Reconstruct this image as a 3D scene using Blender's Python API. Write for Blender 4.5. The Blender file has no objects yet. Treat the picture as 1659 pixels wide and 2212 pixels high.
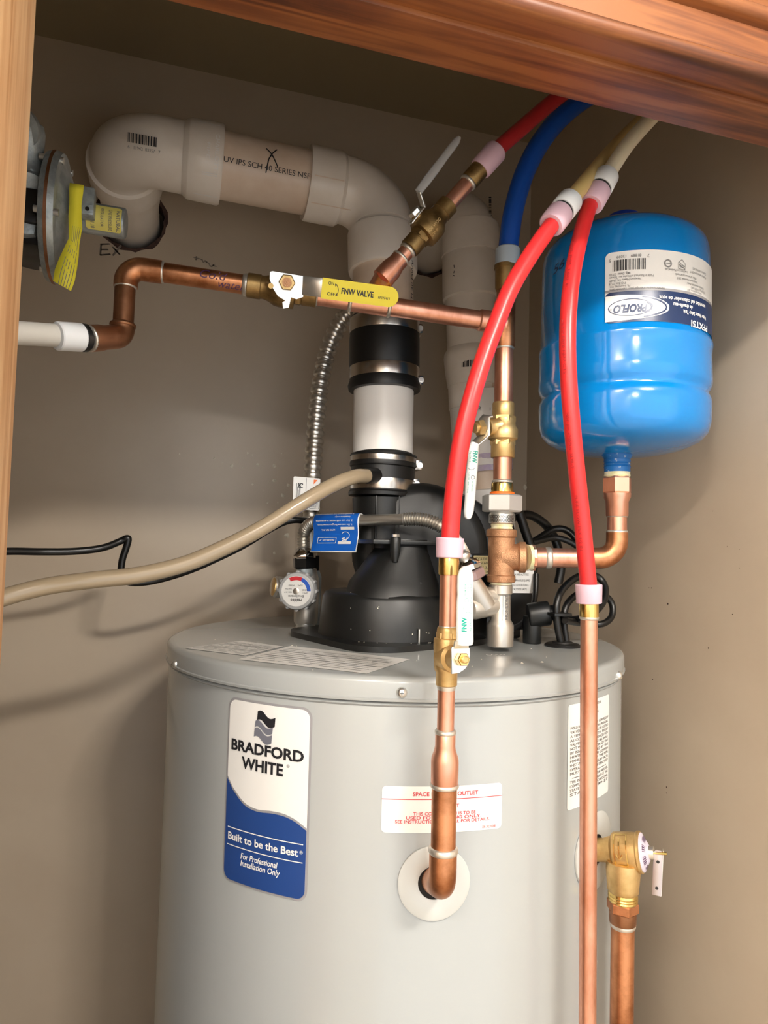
import bpy, bmesh, math, random
from mathutils import Vector, Matrix
random.seed(7)
PI = math.pi
SC = bpy.context.scene
COL = SC.collection

# ------------------------------------------------------------------ camera
F = 1480.0                       # focal length in pixels of a 1659x2212 frame
CAM = Vector((0, 0, 1.6))
YAW, PIT, ROL = math.radians(16.9), math.radians(2.9), math.radians(1.5)
fw = Vector((math.sin(YAW) * math.cos(PIT), math.cos(YAW) * math.cos(PIT), math.sin(PIT)))
r0 = Vector((math.cos(YAW), -math.sin(YAW), 0))
u0 = r0.cross(fw)
rt = r0 * math.cos(ROL) + u0 * math.sin(ROL)
up = u0 * math.cos(ROL) - r0 * math.sin(ROL)
cd = bpy.data.cameras.new('camera')
cam = bpy.data.objects.new('camera', cd)
COL.objects.link(cam)
cam.matrix_world = Matrix(((rt.x, up.x, -fw.x, CAM.x), (rt.y, up.y, -fw.y, CAM.y), (rt.z, up.z, -fw.z, CAM.z), (0, 0, 0, 1)))
cd.sensor_fit = 'VERTICAL'
cd.sensor_height = 24.0
cd.lens = F / 2212.0 * 24.0
cd.clip_start = 0.02
SC.camera = cam

# ------------------------------------------------------------------ world, light, exposure
w = bpy.data.worlds.new('world')
SC.world = w
w.use_nodes = True
w.node_tree.nodes['Background'].inputs[0].default_value = (0.95, 0.98, 1.0, 1)
w.node_tree.nodes['Background'].inputs[1].default_value = 1.9
BULB_STRENGTH = 175.0      # left bar
BULB_STRENGTH_RIGHT = 350.0
FAR_STRENGTH = 100.0
SC.view_settings.view_transform = 'Standard'
SC.view_settings.look = 'None'
SC.view_settings.gamma = 1
SC.view_settings.use_curve_mapping = False
SC.view_settings.exposure = 0.0

# ------------------------------------------------------------------ measuring helpers
def ray(px, py):
    return rt * ((px - 829.5) / F) - up * ((py - 1106) / F) + fw
def A(px, py, Y):                # the point of that sight line on the plane y = Y
    v = ray(px, py)
    return CAM + v * (Y / v.y)
def AX(px, py, X):
    v = ray(px, py)
    return CAM + v * (X / v.x)
def AZ(px, py, Z):
    v = ray(px, py)
    return CAM + v * ((Z - CAM.z) / v.z)
def dep(p):
    return (p - CAM).dot(fw)
def R(p, wpx):                   # radius in metres of something wpx pixels wide at p
    return wpx * 0.5 * dep(p) / F
def AC(px, py, c, rad):          # point of a sight line on an upright cylinder
    v = ray(px, py)
    ox, oy = CAM.x - c[0], CAM.y - c[1]
    a = v.x * v.x + v.y * v.y
    b = 2 * (ox * v.x + oy * v.y)
    d = b * b - 4 * a * (ox * ox + oy * oy - rad * rad)
    t = (-b - math.sqrt(max(d, 0))) / (2 * a)
    p = CAM + v * t
    return p, math.atan2(p.y - c[1], p.x - c[0])

# ------------------------------------------------------------------ materials
def S(r, g, b):
    f = lambda c: (c / 12.92 if c <= 0.04045 else ((c + 0.055) / 1.055) ** 2.4)
    return (f(r / 255), f(g / 255), f(b / 255), 1)
def mat(name, col, rough=0.5, metal=0.0, col2=None, scale=20, lo=0.4, hi=0.65, bump=0.0, bscale=200, coat=0.0, stretch=None, trans=0.0, sss=0.0):
    m = bpy.data.materials.new(name)
    m.use_nodes = True
    nt = m.node_tree
    b = nt.nodes['Principled BSDF']
    b.inputs['Base Color'].default_value = col
    b.inputs['Roughness'].default_value = rough
    b.inputs['Metallic'].default_value = metal
    b.inputs['Coat Weight'].default_value = coat
    b.inputs['Coat Roughness'].default_value = 0.06
    b.inputs['Transmission Weight'].default_value = trans
    if sss:
        b.inputs['Subsurface Weight'].default_value = sss
        b.inputs['Subsurface Radius'].default_value = (0.004, 0.003, 0.003)
        b.inputs['Subsurface Scale'].default_value = 1.0
    tc = nt.nodes.new('ShaderNodeTexCoord')
    src = tc.outputs['Object']
    if stretch:
        mp = nt.nodes.new('ShaderNodeMapping')
        mp.inputs['Scale'].default_value = stretch
        nt.links.new(src, mp.inputs['Vector'])
        src = mp.outputs['Vector']
    if col2:
        n = nt.nodes.new('ShaderNodeTexNoise')
        n.inputs['Scale'].default_value = scale
        n.inputs['Detail'].default_value = 6
        n.inputs['Roughness'].default_value = 0.62
        nt.links.new(src, n.inputs['Vector'])
        cr = nt.nodes.new('ShaderNodeMapRange')
        cr.inputs['From Min'].default_value = lo
        cr.inputs['From Max'].default_value = hi
        nt.links.new(n.outputs['Fac'], cr.inputs['Value'])
        mx = nt.nodes.new('ShaderNodeMix')
        mx.data_type = 'RGBA'
        mx.inputs['A'].default_value = col
        mx.inputs['B'].default_value = col2
        nt.links.new(cr.outputs['Result'], mx.inputs['Factor'])
        nt.links.new(mx.outputs['Result'], b.inputs['Base Color'])
    if bump:
        n2 = nt.nodes.new('ShaderNodeTexNoise')
        n2.inputs['Scale'].default_value = bscale
        n2.inputs['Detail'].default_value = 3
        nt.links.new(src, n2.inputs['Vector'])
        bp = nt.nodes.new('ShaderNodeBump')
        bp.inputs['Strength'].default_value = bump
        bp.inputs['Distance'].default_value = 0.002
        nt.links.new(n2.outputs['Fac'], bp.inputs['Height'])
        nt.links.new(bp.outputs['Normal'], b.inputs['Normal'])
    return m
def emat(name, col, strength):
    m = bpy.data.materials.new(name)
    m.use_nodes = True
    b = m.node_tree.nodes['Principled BSDF']
    b.inputs['Base Color'].default_value = (1, 1, 1, 1)
    b.inputs['Emission Color'].default_value = col
    b.inputs['Emission Strength'].default_value = strength
    return m
def woodmat(name, c1, c2, c3, axis):
    st = {'x': (1.2, 30, 30), 'z': (30, 30, 1.2)}[axis]
    m = bpy.data.materials.new(name)
    m.use_nodes = True
    nt = m.node_tree
    b = nt.nodes['Principled BSDF']
    b.inputs['Roughness'].default_value = 0.42
    tc = nt.nodes.new('ShaderNodeTexCoord')
    mp = nt.nodes.new('ShaderNodeMapping')
    mp.inputs['Scale'].default_value = st
    nt.links.new(tc.outputs['Object'], mp.inputs['Vector'])
    n = nt.nodes.new('ShaderNodeTexNoise')
    n.inputs['Scale'].default_value = 3.2
    n.inputs['Detail'].default_value = 8
    n.inputs['Distortion'].default_value = 0.9
    nt.links.new(mp.outputs['Vector'], n.inputs['Vector'])
    n3 = nt.nodes.new('ShaderNodeTexNoise')
    n3.inputs['Scale'].default_value = 11
    n3.inputs['Detail'].default_value = 4
    mp3 = nt.nodes.new('ShaderNodeMapping')
    mp3.inputs['Scale'].default_value = {'x': (.5, 1.6, 1.6), 'z': (1.6, 1.6, .5)}[axis]
    nt.links.new(tc.outputs['Object'], mp3.inputs['Vector'])
    nt.links.new(mp3.outputs['Vector'], n3.inputs['Vector'])
    ad = nt.nodes.new('ShaderNodeMath')
    ad.operation = 'MULTIPLY_ADD'
    ad.inputs[1].default_value = 0.55
    mu = nt.nodes.new('ShaderNodeMath')
    mu.operation = 'MULTIPLY'
    mu.inputs[1].default_value = 0.45
    nt.links.new(n3.outputs['Fac'], mu.inputs[0])
    nt.links.new(n.outputs['Fac'], ad.inputs[0])
    nt.links.new(mu.outputs[0], ad.inputs[2])
    cr = nt.nodes.new('ShaderNodeValToRGB')
    cr.color_ramp.elements[0].position = 0.42
    cr.color_ramp.elements[0].color = c1
    cr.color_ramp.elements[1].position = 0.58
    cr.color_ramp.elements[1].color = c3
    e = cr.color_ramp.elements.new(0.5)
    e.color = c2
    nt.links.new(ad.outputs[0], cr.inputs['Fac'])
    nt.links.new(cr.outputs['Color'], b.inputs['Base Color'])
    return m

M = {}
M['wall'] = mat('wall_paint', S(197, 181, 160), 0.34, col2=S(189, 172, 151), scale=3, bump=0.05, bscale=90)
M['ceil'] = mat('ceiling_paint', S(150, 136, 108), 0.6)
M['room'] = mat('room_paint', S(228, 221, 210), 0.6)
M['floor'] = mat('floor_vinyl', S(206, 194, 178), 0.4, col2=S(192, 178, 160), scale=6)
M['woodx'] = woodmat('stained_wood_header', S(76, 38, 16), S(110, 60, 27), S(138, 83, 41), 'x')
M['woodz'] = woodmat('stained_wood_jamb_lit', S(184, 136, 92), S(202, 158, 114), S(214, 174, 130), 'z')  # same wood as the header, lightened in colour for the light on the jamb
M['copper'] = mat('copper', S(232, 172, 146), 0.34, .9, col2=S(196, 128, 98), scale=35, lo=.45, hi=.75, stretch=(1, 1, .35))
M['copper_old'] = mat('copper_tarnished', S(214, 150, 108), 0.36, .92, col2=S(150, 94, 58), scale=28, lo=.38, hi=.66)
M['copper_brown'] = mat('copper_oxidised', S(176, 124, 92), 0.42, .9, col2=S(140, 98, 68), scale=24)
M['solder'] = mat('solder', S(214, 208, 198), 0.35, 0.8)
M['brass'] = mat('brass', S(216, 184, 128), 0.40, .8, col2=S(190, 156, 100), scale=40, bump=.06, bscale=1400)
M['brass_bright'] = mat('bright_brass', S(226, 196, 124), 0.2, 1)
M['brass_old'] = mat('tarnished_brass', S(164, 134, 86), 0.44, .85, col2=S(116, 92, 54), scale=40)
M['bronze'] = mat('cast_bronze', S(196, 148, 110), 0.46, .65, col2=S(168, 122, 88), scale=60, bump=0.35, bscale=800)
M['nickel'] = mat('cast_nickel', S(212, 206, 197), 0.38, .9, bump=0.08, bscale=1400)
M['chrome'] = mat('chrome', S(220, 220, 220), 0.1, 1)
M['steel'] = mat('stainless_steel', S(222, 218, 210), 0.30, .92)
M['lever'] = mat('lever_steel', S(186, 174, 172), 0.4, .7)
M['zincmatt'] = mat('matt_zinc', S(206, 206, 204), 0.42, .6, bump=.05, bscale=900)
M['zinc'] = mat('zinc_plate', S(226, 226, 222), 0.3, 0.9)
M['galv'] = mat('galvanised_iron', S(172, 179, 180), 0.42, 0.45, col2=S(138, 146, 148), scale=60, bump=0.2, bscale=300)
M['darknut'] = mat('dark_steel_nut', S(70, 70, 70), 0.3, 0.9)
M['pvc'] = mat('pvc', S(238, 229, 218), 0.30, col2=S(226, 214, 199), scale=9, lo=.45, hi=.75)
M['pvc_tan'] = mat('pvc_yellowed', S(228, 208, 188), 0.34, col2=S(214, 188, 164), scale=12, lo=.4, hi=.7)
M['pvc_white'] = mat('pvc_clean', S(242, 238, 233), 0.28)
M['bonnet'] = mat('bonnet_paint', S(206, 196, 210), 0.45)
M['primer'] = mat('purple_primer', S(186, 166, 200), 0.4, col2=S(214, 206, 210), scale=40)
M['rubber'] = mat('black_rubber', S(20, 20, 20), 0.42)
M['black'] = mat('black_plastic', S(19, 20, 20), 0.42, col2=S(28, 30, 30), scale=18, lo=.5, hi=.8)
M['cord'] = mat('black_cord', S(15, 15, 15), 0.34)
M['red'] = mat('red_pex', S(208, 44, 46), 0.32, sss=0.25)
M['red_shaded'] = mat('red_pex_shaded', S(168, 36, 40), 0.36)  # same red as the other hoses, darkened to paint in its weaker light
M['redring'] = mat('pink_ring', S(215, 182, 197), 0.4, sss=0.3)
M['bluepex'] = mat('blue_pex', S(16, 74, 168), 0.34)
M['bluering'] = mat('grey_ring', S(166, 180, 192), 0.4)
M['whitepex'] = mat('white_pex', S(222, 212, 186), 0.38, sss=0.2)
M['yellowpex'] = mat('cream_pex', S(206, 178, 116), 0.4)
M['greypex'] = mat('grey_pex', S(196, 192, 184), 0.4)
M['whitering'] = mat('white_ring', S(226, 228, 230), 0.4, sss=0.2)
M['jacket'] = mat('heater_paint', S(164, 167, 166), 0.24, coat=0.35)
M['bluetank'] = mat('blue_paint', S(5, 124, 200), 0.16, coat=0.6)
M['bluecap'] = mat('blue_cap', S(24, 60, 160), 0.35)
M['bluethread'] = mat('blue_thread', S(20, 100, 170), 0.4, col2=S(190, 200, 205), scale=160, lo=.6, hi=.68)
M['paste'] = mat('pipe_dope', S(226, 220, 196), 0.6, col2=S(204, 200, 140), scale=80)
M['white'] = mat('label_white', S(236, 234, 230), 0.35)
M['offwhite'] = mat('label_offwhite', S(224, 222, 218), 0.35)
M['ink'] = mat('black_ink', S(30, 30, 34), 0.5)
M['greyink'] = mat('grey_ink', S(110, 110, 112), 0.5)
M['greyline'] = mat('grey_line', S(150, 148, 150), 0.35)
M['navy'] = mat('label_navy', S(34, 66, 128), 0.35)
M['navy2'] = mat('label_dark_navy', S(22, 44, 84), 0.3)
M['silverink'] = mat('silver_ink', S(150, 152, 166), 0.3, 0.5)
M['redink'] = mat('red_ink', S(206, 40, 52), 0.5)
M['blueink'] = mat('blue_ink', S(40, 90, 190), 0.5)
M['greenink'] = mat('green_ink', S(0, 150, 130), 0.5)
M['purpleink'] = mat('purple_marker', S(84, 50, 84), 0.5)
M['bluemark'] = mat('blue_marker', S(6, 44, 92), 0.4)
M['pencil'] = mat('pencil', S(140, 128, 118), 0.6)
M['tagblue'] = mat('tag_blue', S(20, 92, 186), 0.35)
M['yellow'] = mat('yellow_vinyl', S(242, 222, 36), 0.35, sss=0.1)
M['tagyellow'] = mat('yellow_tag', S(240, 228, 64), 0.4)
M['whitegrip'] = mat('white_vinyl', S(240, 242, 240), 0.25, sss=0.1)
M['greyplastic'] = mat('grey_plastic', S(172, 172, 172), 0.4)
M['orange'] = mat('orange_washer', S(242, 112, 30), 0.5)
M['hose'] = mat('clear_hose', S(166, 148, 122), 0.22, coat=0.4)
M['steelclamp'] = mat('clamp_steel', S(206, 200, 192), 0.26, 1)
M['holebrown'] = mat('torn_edge', S(62, 42, 38), 0.9, col2=S(90, 66, 56), scale=120)
M['crumb'] = mat('plaster_crumb', S(232, 224, 206), 0.8)
M['labelyellow'] = mat('label_yellow', S(222, 208, 110), 0.45)
M['cream'] = mat('cream_label', S(214, 200, 150), 0.5)
M['pinkcap'] = mat('dusty_hex', S(176, 150, 150), 0.45, 0.5)
M['escut'] = mat('cover_plate', S(196, 198, 195), 0.25)
M['dark'] = mat('dark_void', S(20, 16, 14), 0.9)
M['farlamp'] = emat('far_lamp_glow', (1.0, 0.96, 0.91, 1), FAR_STRENGTH)
M['bulb_right'] = emat('lamp_glow_right', (1.0, 0.94, 0.86, 1), BULB_STRENGTH_RIGHT)
M['bulb'] = emat('lamp_glow', (1.0, 0.94, 0.86, 1), BULB_STRENGTH)

# ------------------------------------------------------------------ object helpers
ORG = {}
def link(ob, parent):
    COL.objects.link(ob)
    if parent is not None:
        ob.parent = parent
        ORG[ob.name] = ORG.get(parent.name, Vector())
    return ob
def thing(name, label, cat, loc, group=None):
    o = bpy.data.objects.new(name, None)
    o.empty_display_size = 0.02
    COL.objects.link(o)
    o.location = loc
    ORG[o.name] = Vector(loc)
    return tag(o, label, cat, group)
def tag(o, label, cat, group=None):
    o['label'] = label
    o['category'] = cat
    if group:
        o['group'] = group
    return o
def mesh(name, verts, faces, m, parent=None, smooth=True, angle=38):
    org = ORG.get(parent.name, Vector()) if parent is not None else Vector()
    me = bpy.data.meshes.new(name)
    me.from_pydata([tuple(Vector(v) - org) for v in verts], [], faces)
    me.validate()
    if smooth:
        me.polygons.foreach_set('use_smooth', [True] * len(me.polygons))
        me.set_sharp_from_angle(angle=math.radians(angle))
    if isinstance(m, str):
        m = M[m]
    me.materials.append(m)
    me.update()
    return link(bpy.data.objects.new(name, me), parent)
def fixn(ob):
    bm = bmesh.new()
    bm.from_mesh(ob.data)
    bmesh.ops.recalc_face_normals(bm, faces=bm.faces)
    bm.to_mesh(ob.data)
    bm.free()
    return ob
def basis(d):
    d = d.normalized()
    h = Vector((0, 0, 1)) if abs(d.z) < 0.9 else Vector((1, 0, 0))
    a = h.cross(d).normalized()
    return a, d.cross(a).normalized()
def sweep_data(pts, rad, seg=20, caps=True, v0=0):
    n = len(pts)
    if not isinstance(rad, (list, tuple)):
        rad = [rad] * n
    tan = []
    for i in range(n):
        a, b = pts[max(i - 1, 0)], pts[min(i + 1, n - 1)]
        t = b - a
        tan.append(t.normalized() if t.length > 1e-9 else (tan[-1] if tan else Vector((0, 0, 1))))
    e1, e2 = basis(tan[0])
    V, Fc = [], []
    for i in range(n):
        if i:
            e1 = (e1 - tan[i] * e1.dot(tan[i])).normalized()
            e2 = tan[i].cross(e1)
        for k in range(seg):
            a = 2 * PI * k / seg
            V.append(pts[i] + (e1 * math.cos(a) + e2 * math.sin(a)) * rad[i])
    for i in range(n - 1):
        for k in range(seg):
            k2 = (k + 1) % seg
            Fc.append((v0 + i * seg + k, v0 + i * seg + k2, v0 + (i + 1) * seg + k2, v0 + (i + 1) * seg + k))
    if caps:
        Fc.append(tuple(v0 + k for k in range(seg))[::-1])
        Fc.append(tuple(v0 + (n - 1) * seg + k for k in range(seg)))
    return V, Fc
def sweep(name, pts, rad, m, parent=None, seg=20, caps=True, angle=38):
    V, Fc = sweep_data(pts, rad, seg, caps)
    return mesh(name, V, Fc, m, parent, angle=angle)
def turned(name, p0, p1, prof, m, parent=None, seg=28, angle=38, smooth=True, phase=0.0, ref=None):
    d = p1 - p0
    a, b = basis(d)
    if ref is not None:
        dn = d.normalized()
        a = (ref - dn * ref.dot(dn)).normalized()
        b = dn.cross(a)
    V, Fc = [], []
    for t, r in prof:
        c = p0 + d * t
        for k in range(seg):
            x = 2 * PI * k / seg + phase
            V.append(c + (a * math.cos(x) + b * math.sin(x)) * max(r, 1e-5))
    for i in range(len(prof) - 1):
        for k in range(seg):
            k2 = (k + 1) % seg
            Fc.append((i * seg + k, i * seg + k2, (i + 1) * seg + k2, (i + 1) * seg + k))
    Fc.append(tuple(range(seg))[::-1])
    n = (len(prof) - 1) * seg
    Fc.append(tuple(n + k for k in range(seg)))
    return mesh(name, V, Fc, m, parent, smooth=smooth, angle=angle)
def rod(name, p0, p1, r, m, parent=None, seg=24, bev=0.0):
    L = (p1 - p0).length
    if bev:
        e = bev / L
        pr = [(0, r - bev), (e * .3, r - bev * .3), (e, r), (1 - e, r), (1 - e * .3, r - bev * .3), (1, r - bev)]
    else:
        pr = [(0, r), (1, r)]
    return turned(name, p0, p1, pr, m, parent, seg)
def hexnut(name, p0, p1, r, m, parent=None, ref=None, ch=0.12):
    pr = [(0, r * (1 - ch)), (0.12, r), (0.88, r), (1, r * (1 - ch))]
    return turned(name, p0, p1, pr, m, parent, 6, smooth=False, ref=ref)
def ring(p, d, r, wd, m, parent, name='solder_joint'):
    d = d.normalized()
    wd = wd * 1.55
    return turned(name, p - d * wd * .5, p + d * wd * .5, [(0, r * .98), (.2, r + .0009), (.5, r + .0013), (.8, r + .0009), (1, r * .98)], m, parent, 24, angle=80)
def bend(pts, rad, n=10):
    out = [pts[0]]
    for i in range(1, len(pts) - 1):
        a = (pts[i - 1] - pts[i]).normalized()
        b = (pts[i + 1] - pts[i]).normalized()
        rr = rad[i - 1] if isinstance(rad, (list, tuple)) else rad
        ang = a.angle(b)
        t = rr / math.tan(ang / 2)
        bis = (a + b).normalized()
        c = pts[i] + bis * (rr / math.sin(ang / 2))
        s = pts[i] + a * t - c
        e = pts[i] + b * t - c
        tot = s.angle(e)
        for k in range(n + 1):
            q = k / n
            out.append(c + (s * math.sin((1 - q) * tot) + e * math.sin(q * tot)) / math.sin(tot))
    out.append(pts[-1])
    return out
def spline(pts, n=12):
    out = []
    P = [pts[0] * 2 - pts[1]] + list(pts) + [pts[-1] * 2 - pts[-2]]
    for i in range(1, len(P) - 2):
        a, b, c, d = P[i - 1], P[i], P[i + 1], P[i + 2]
        for k in range(n):
            t = k / n
            out.append(0.5 * ((b * 2) + (c - a) * t + (a * 2 - b * 5 + c * 4 - d) * t * t + (b * 3 - a - c * 3 + d) * t ** 3))
    out.append(pts[-1])
    return out
def resample(pts, step):
    L = [0]
    for i in range(1, len(pts)):
        L.append(L[-1] + (pts[i] - pts[i - 1]).length)
    n = max(2, int(L[-1] / step))
    out, j = [], 0
    for k in range(n + 1):
        s = L[-1] * k / n
        while j < len(L) - 2 and L[j + 1] < s:
            j += 1
        q = (s - L[j]) / max(L[j + 1] - L[j], 1e-9)
        out.append(pts[j].lerp(pts[j + 1], q))
    return out
def corrugated(name, pts, pitch, prof, m, parent=None, seg=20, angle=50):
    p = resample(pts, pitch / len(prof))
    return sweep(name, p, [prof[i % len(prof)] for i in range(len(p))], m, parent, seg, angle=angle)
def box(name, lo, hi, m, parent=None, bev=0.0, rot=None):
    bm = bmesh.new()
    bmesh.ops.create_cube(bm, size=1)
    lo, hi = Vector(lo), Vector(hi)
    for v in bm.verts:
        v.co = Vector((v.co.x * (hi.x - lo.x), v.co.y * (hi.y - lo.y), v.co.z * (hi.z - lo.z)))
    if bev:
        bmesh.ops.bevel(bm, geom=list(bm.edges), offset=bev, segments=2, affect='EDGES', profile=.6)
    c = (lo + hi) / 2
    V = [(rot @ v.co if rot else v.co) + c for v in bm.verts]
    bm.verts.index_update()
    Fc = [tuple(v.index for v in f.verts) for f in bm.faces]
    bm.free()
    return mesh(name, V, Fc, m, parent, angle=30)
def ribbon(name, pts, widths, thick, wdir, m, parent=None, bev=0.25):
    n = len(pts)
    if not isinstance(widths, (list, tuple)):
        widths = [widths] * n
    V, Fc = [], []
    for i in range(n):
        t = (pts[min(i + 1, n - 1)] - pts[max(i - 1, 0)]).normalized()
        wv = (wdir - t * wdir.dot(t)).normalized()
        nv = t.cross(wv)
        h, k = widths[i] / 2, thick / 2
        e = min(thick * bev, h * .5)
        for a, b in ((-h + e, -k), (h - e, -k), (h, -k + e), (h, k - e), (h - e, k), (-h + e, k), (-h, k - e), (-h, -k + e)):
            V.append(pts[i] + wv * a + nv * b)
    for i in range(n - 1):
        for k in range(8):
            k2 = (k + 1) % 8
            Fc.append((i * 8 + k, i * 8 + k2, (i + 1) * 8 + k2, (i + 1) * 8 + k))
    Fc.append(tuple(range(8))[::-1])
    Fc.append(tuple((n - 1) * 8 + k for k in range(8)))
    return fixn(mesh(name, V, Fc, m, parent, angle=50))
def plate(name, O, U, Vv, poly, thick, m, parent=None):   # flat outline in the U,V plane, thickness along U x V (both sides)
    N = U.cross(Vv).normalized()
    n = len(poly)
    V = [O + U * x + Vv * y + N * thick / 2 for x, y in poly] + [O + U * x + Vv * y - N * thick / 2 for x, y in poly]
    Fc = [tuple(range(n)), tuple(range(n, 2 * n))[::-1]] + [(i, i + n, (i + 1) % n + n, (i + 1) % n) for i in range(n)]
    return fixn(mesh(name, V, Fc, m, parent, angle=30))
def rrect(x0, y0, x1, y1, r, n=5):
    out = []
    for cx, cy, a0 in ((x1 - r, y0 + r, -90), (x1 - r, y1 - r, 0), (x0 + r, y1 - r, 90), (x0 + r, y0 + r, 180)):
        for k in range(n + 1):
            a = math.radians(a0 + 90 * k / n)
            out.append((cx + r * math.cos(a), cy + r * math.sin(a)))
    return out

# ---- mappers: (u to the right, v up, e off the surface) -> point
def upright(c, rad, th0, z0):
    return lambda u, v, e=0: Vector((c[0] + (rad + e) * math.cos(th0 + u / rad), c[1] + (rad + e) * math.sin(th0 + u / rad), z0 + v))
def along(p, axis, rad, out):            # text running along a pipe
    ax = axis.normalized()
    o = (out - ax * out.dot(ax)).normalized()
    s = o.cross(ax)
    if s.z < 0 and abs(s.z) > .3 and False:
        s = -s
    return lambda u, v, e=0: p + ax * u + (o * math.cos(v / rad) + s * math.sin(v / rad)) * (rad + e)
def flat(O, U, V):
    U = U.normalized()
    V = (V - U * V.dot(U)).normalized()
    N = U.cross(V)
    return lambda u, v, e=0: O + U * u + V * v + N * e
def flip(f, W, H):
    return lambda u, v, e=0: f(W - u, H - v, e)
def shift(f, du, dv):
    return lambda u, v, e=0: f(u + du, v + dv, e)
def panel(name, f, W, H, rad, m, parent, n=24, e=.0004, lo=None, hi=None, u0=0.0, v0=0.0, rows=1):
    us = sorted(set([u0 + W * i / n for i in range(n + 1)] + ([u0 + rad * (1 - math.cos(k * PI / 12)) for k in range(7)] + [u0 + W - rad * (1 - math.cos(k * PI / 12)) for k in range(7)] if rad else [])))
    V, Fc = [], []
    for u in us:
        q = min(u - u0, u0 + W - u)
        c = 0.0
        if rad and q < rad:
            c = rad - math.sqrt(max(rad * rad - (rad - q) ** 2, 0))
        a, b = v0 + c, v0 + H - c
        if lo:
            a = max(a, lo(u))
        if hi:
            b = min(b, hi(u))
        if b < a:
            b = a
        V += [f(u, a + (b - a) * j / rows, e) for j in range(rows + 1)]
    k, w_ = len(us), rows + 1
    for i in range(k - 1):
        for j in range(rows):
            Fc.append((w_ * i + j, w_ * (i + 1) + j, w_ * (i + 1) + j + 1, w_ * i + j + 1))
    return mesh(name, V, Fc, m, parent, angle=60)
def lines(name, f, segs, wd, m, parent, e=.0008, kind=None):       # printed strokes
    V, Fc = [], []
    for (x0, y0, x1, y1) in segs:
        L = math.hypot(x1 - x0, y1 - y0)
        if L < 1e-9:
            continue
        nx, ny = -(y1 - y0) / L * wd / 2, (x1 - x0) / L * wd / 2
        n = max(1, int(L / .004))
        b = len(V)
        for i in range(n + 1):
            q = i / n
            x, y = x0 + (x1 - x0) * q, y0 + (y1 - y0) * q
            V += [f(x + nx, y + ny, e), f(x - nx, y - ny, e)]
        for i in range(n):
            Fc.append((b + 2 * i, b + 2 * i + 1, b + 2 * i + 3, b + 2 * i + 2))
    o = mesh(name, V, Fc, m, parent, smooth=False)
    if kind:
        o['kind'] = kind
    return o
def poly2seg(pts, close=False):
    p = list(pts) + ([pts[0]] if close else [])
    return [(p[i][0], p[i][1], p[i + 1][0], p[i + 1][1]) for i in range(len(p) - 1)]
def circ(cx, cy, r, n=24, a0=0, a1=360, ry=None):
    ry = ry or r
    return [(cx + r * math.cos(math.radians(a0 + (a1 - a0) * k / n)), cy + ry * math.sin(math.radians(a0 + (a1 - a0) * k / n))) for k in range(n + 1)]
def shape(name, f, polys, m, parent, e=.0008):
    V, Fc = [], []
    for p in polys:
        b = len(V)
        V += [f(x, y, e) for x, y in p]
        Fc.append(tuple(range(b, b + len(p))))
    return mesh(name, V, Fc, m, parent, smooth=False)
def text(items, f, m, parent, name='lettering', e=.0008):
    """items: (string, u, v, size, align, bold, shear, squeeze) joined into one printed layer"""
    V, Fc = [], []
    for it in items:
        s, u, v, size = it[:4]
        al = it[4] if len(it) > 4 else 'LEFT'
        bold = it[5] if len(it) > 5 else 0
        shear = it[6] if len(it) > 6 else 0
        sq = it[7] if len(it) > 7 else 1
        rotd = it[8] if len(it) > 8 else 0
        cu = bpy.data.curves.new('t', 'FONT')
        cu.body = s
        cu.size = 1
        size = size * .88
        cu.align_x = al
        cu.offset = bold
        cu.shear = shear
        cu.resolution_u = 3
        cu.fill_mode = 'FRONT'
        ob = bpy.data.objects.new('t', cu)
        COL.objects.link(ob)
        dg = bpy.context.evaluated_depsgraph_get()
        me = bpy.data.meshes.new_from_object(ob.evaluated_get(dg))
        b = len(V)
        if sq < 0:               # a negative squeeze is the width the string has to fill
            sq = -sq / (size * max(1e-6, max(p.co.x for p in me.vertices) - min(p.co.x for p in me.vertices)))
        cs, sn = math.cos(math.radians(rotd)), math.sin(math.radians(rotd))
        for p in me.vertices:
            x, y = p.co.x * size * sq, p.co.y * size
            V.append(f(u + x * cs - y * sn, v + x * sn + y * cs, e))
        for p in me.polygons:
            Fc.append(tuple(b + i for i in p.vertices))
        bpy.data.objects.remove(ob)
        bpy.data.curves.remove(cu)
        bpy.data.meshes.remove(me)
    return mesh(name, V, Fc, m, parent, smooth=False)
def barcode(f, u0, v0, W, H, m, parent, seed=1, n=30):
    rnd = random.Random(seed)
    ws = [rnd.choice((1, 1, 2, 3)) for _ in range(2 * n)]
    t = sum(ws)
    x, segs = u0, []
    V, Fc = [], []
    for i, q in enumerate(ws):
        d = W * q / t
        if i % 2 == 0:
            b = len(V)
            V += [f(x, v0, .0008), f(x + d, v0, .0008), f(x + d, v0 + H, .0008), f(x, v0 + H, .0008)]
            Fc.append((b, b + 1, b + 2, b + 3))
        x += d
    return mesh('barcode', V, Fc, m, parent, smooth=False)
def stackpart(name, xs, Y, prof, m, parent, seg=28, hexa=False, ref=None):
    """turned piece on an upright axis; prof = (pixel row, pixel width); xs = ((row, x), (row, x)) of the axis"""
    (ya, xa), (yb, xb) = xs
    X = lambda y: xa + (xb - xa) * (y - ya) / (yb - ya)
    P = [A(X(y), y, Y) for y, wd in prof]
    base = P[0]
    z0, z1 = P[0].z, P[-1].z
    p0, p1 = P[0], P[-1]
    pr = [((P[i].z - z0) / (z1 - z0), R(P[i], prof[i][1])) for i in range(len(prof))]
    if hexa:
        return turned(name, p0, p1, pr, m, parent, 6, smooth=False, ref=ref)
    return turned(name, p0, p1, pr, m, parent, seg)
VIEW = lambda p: (CAM - p).normalized()

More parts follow.
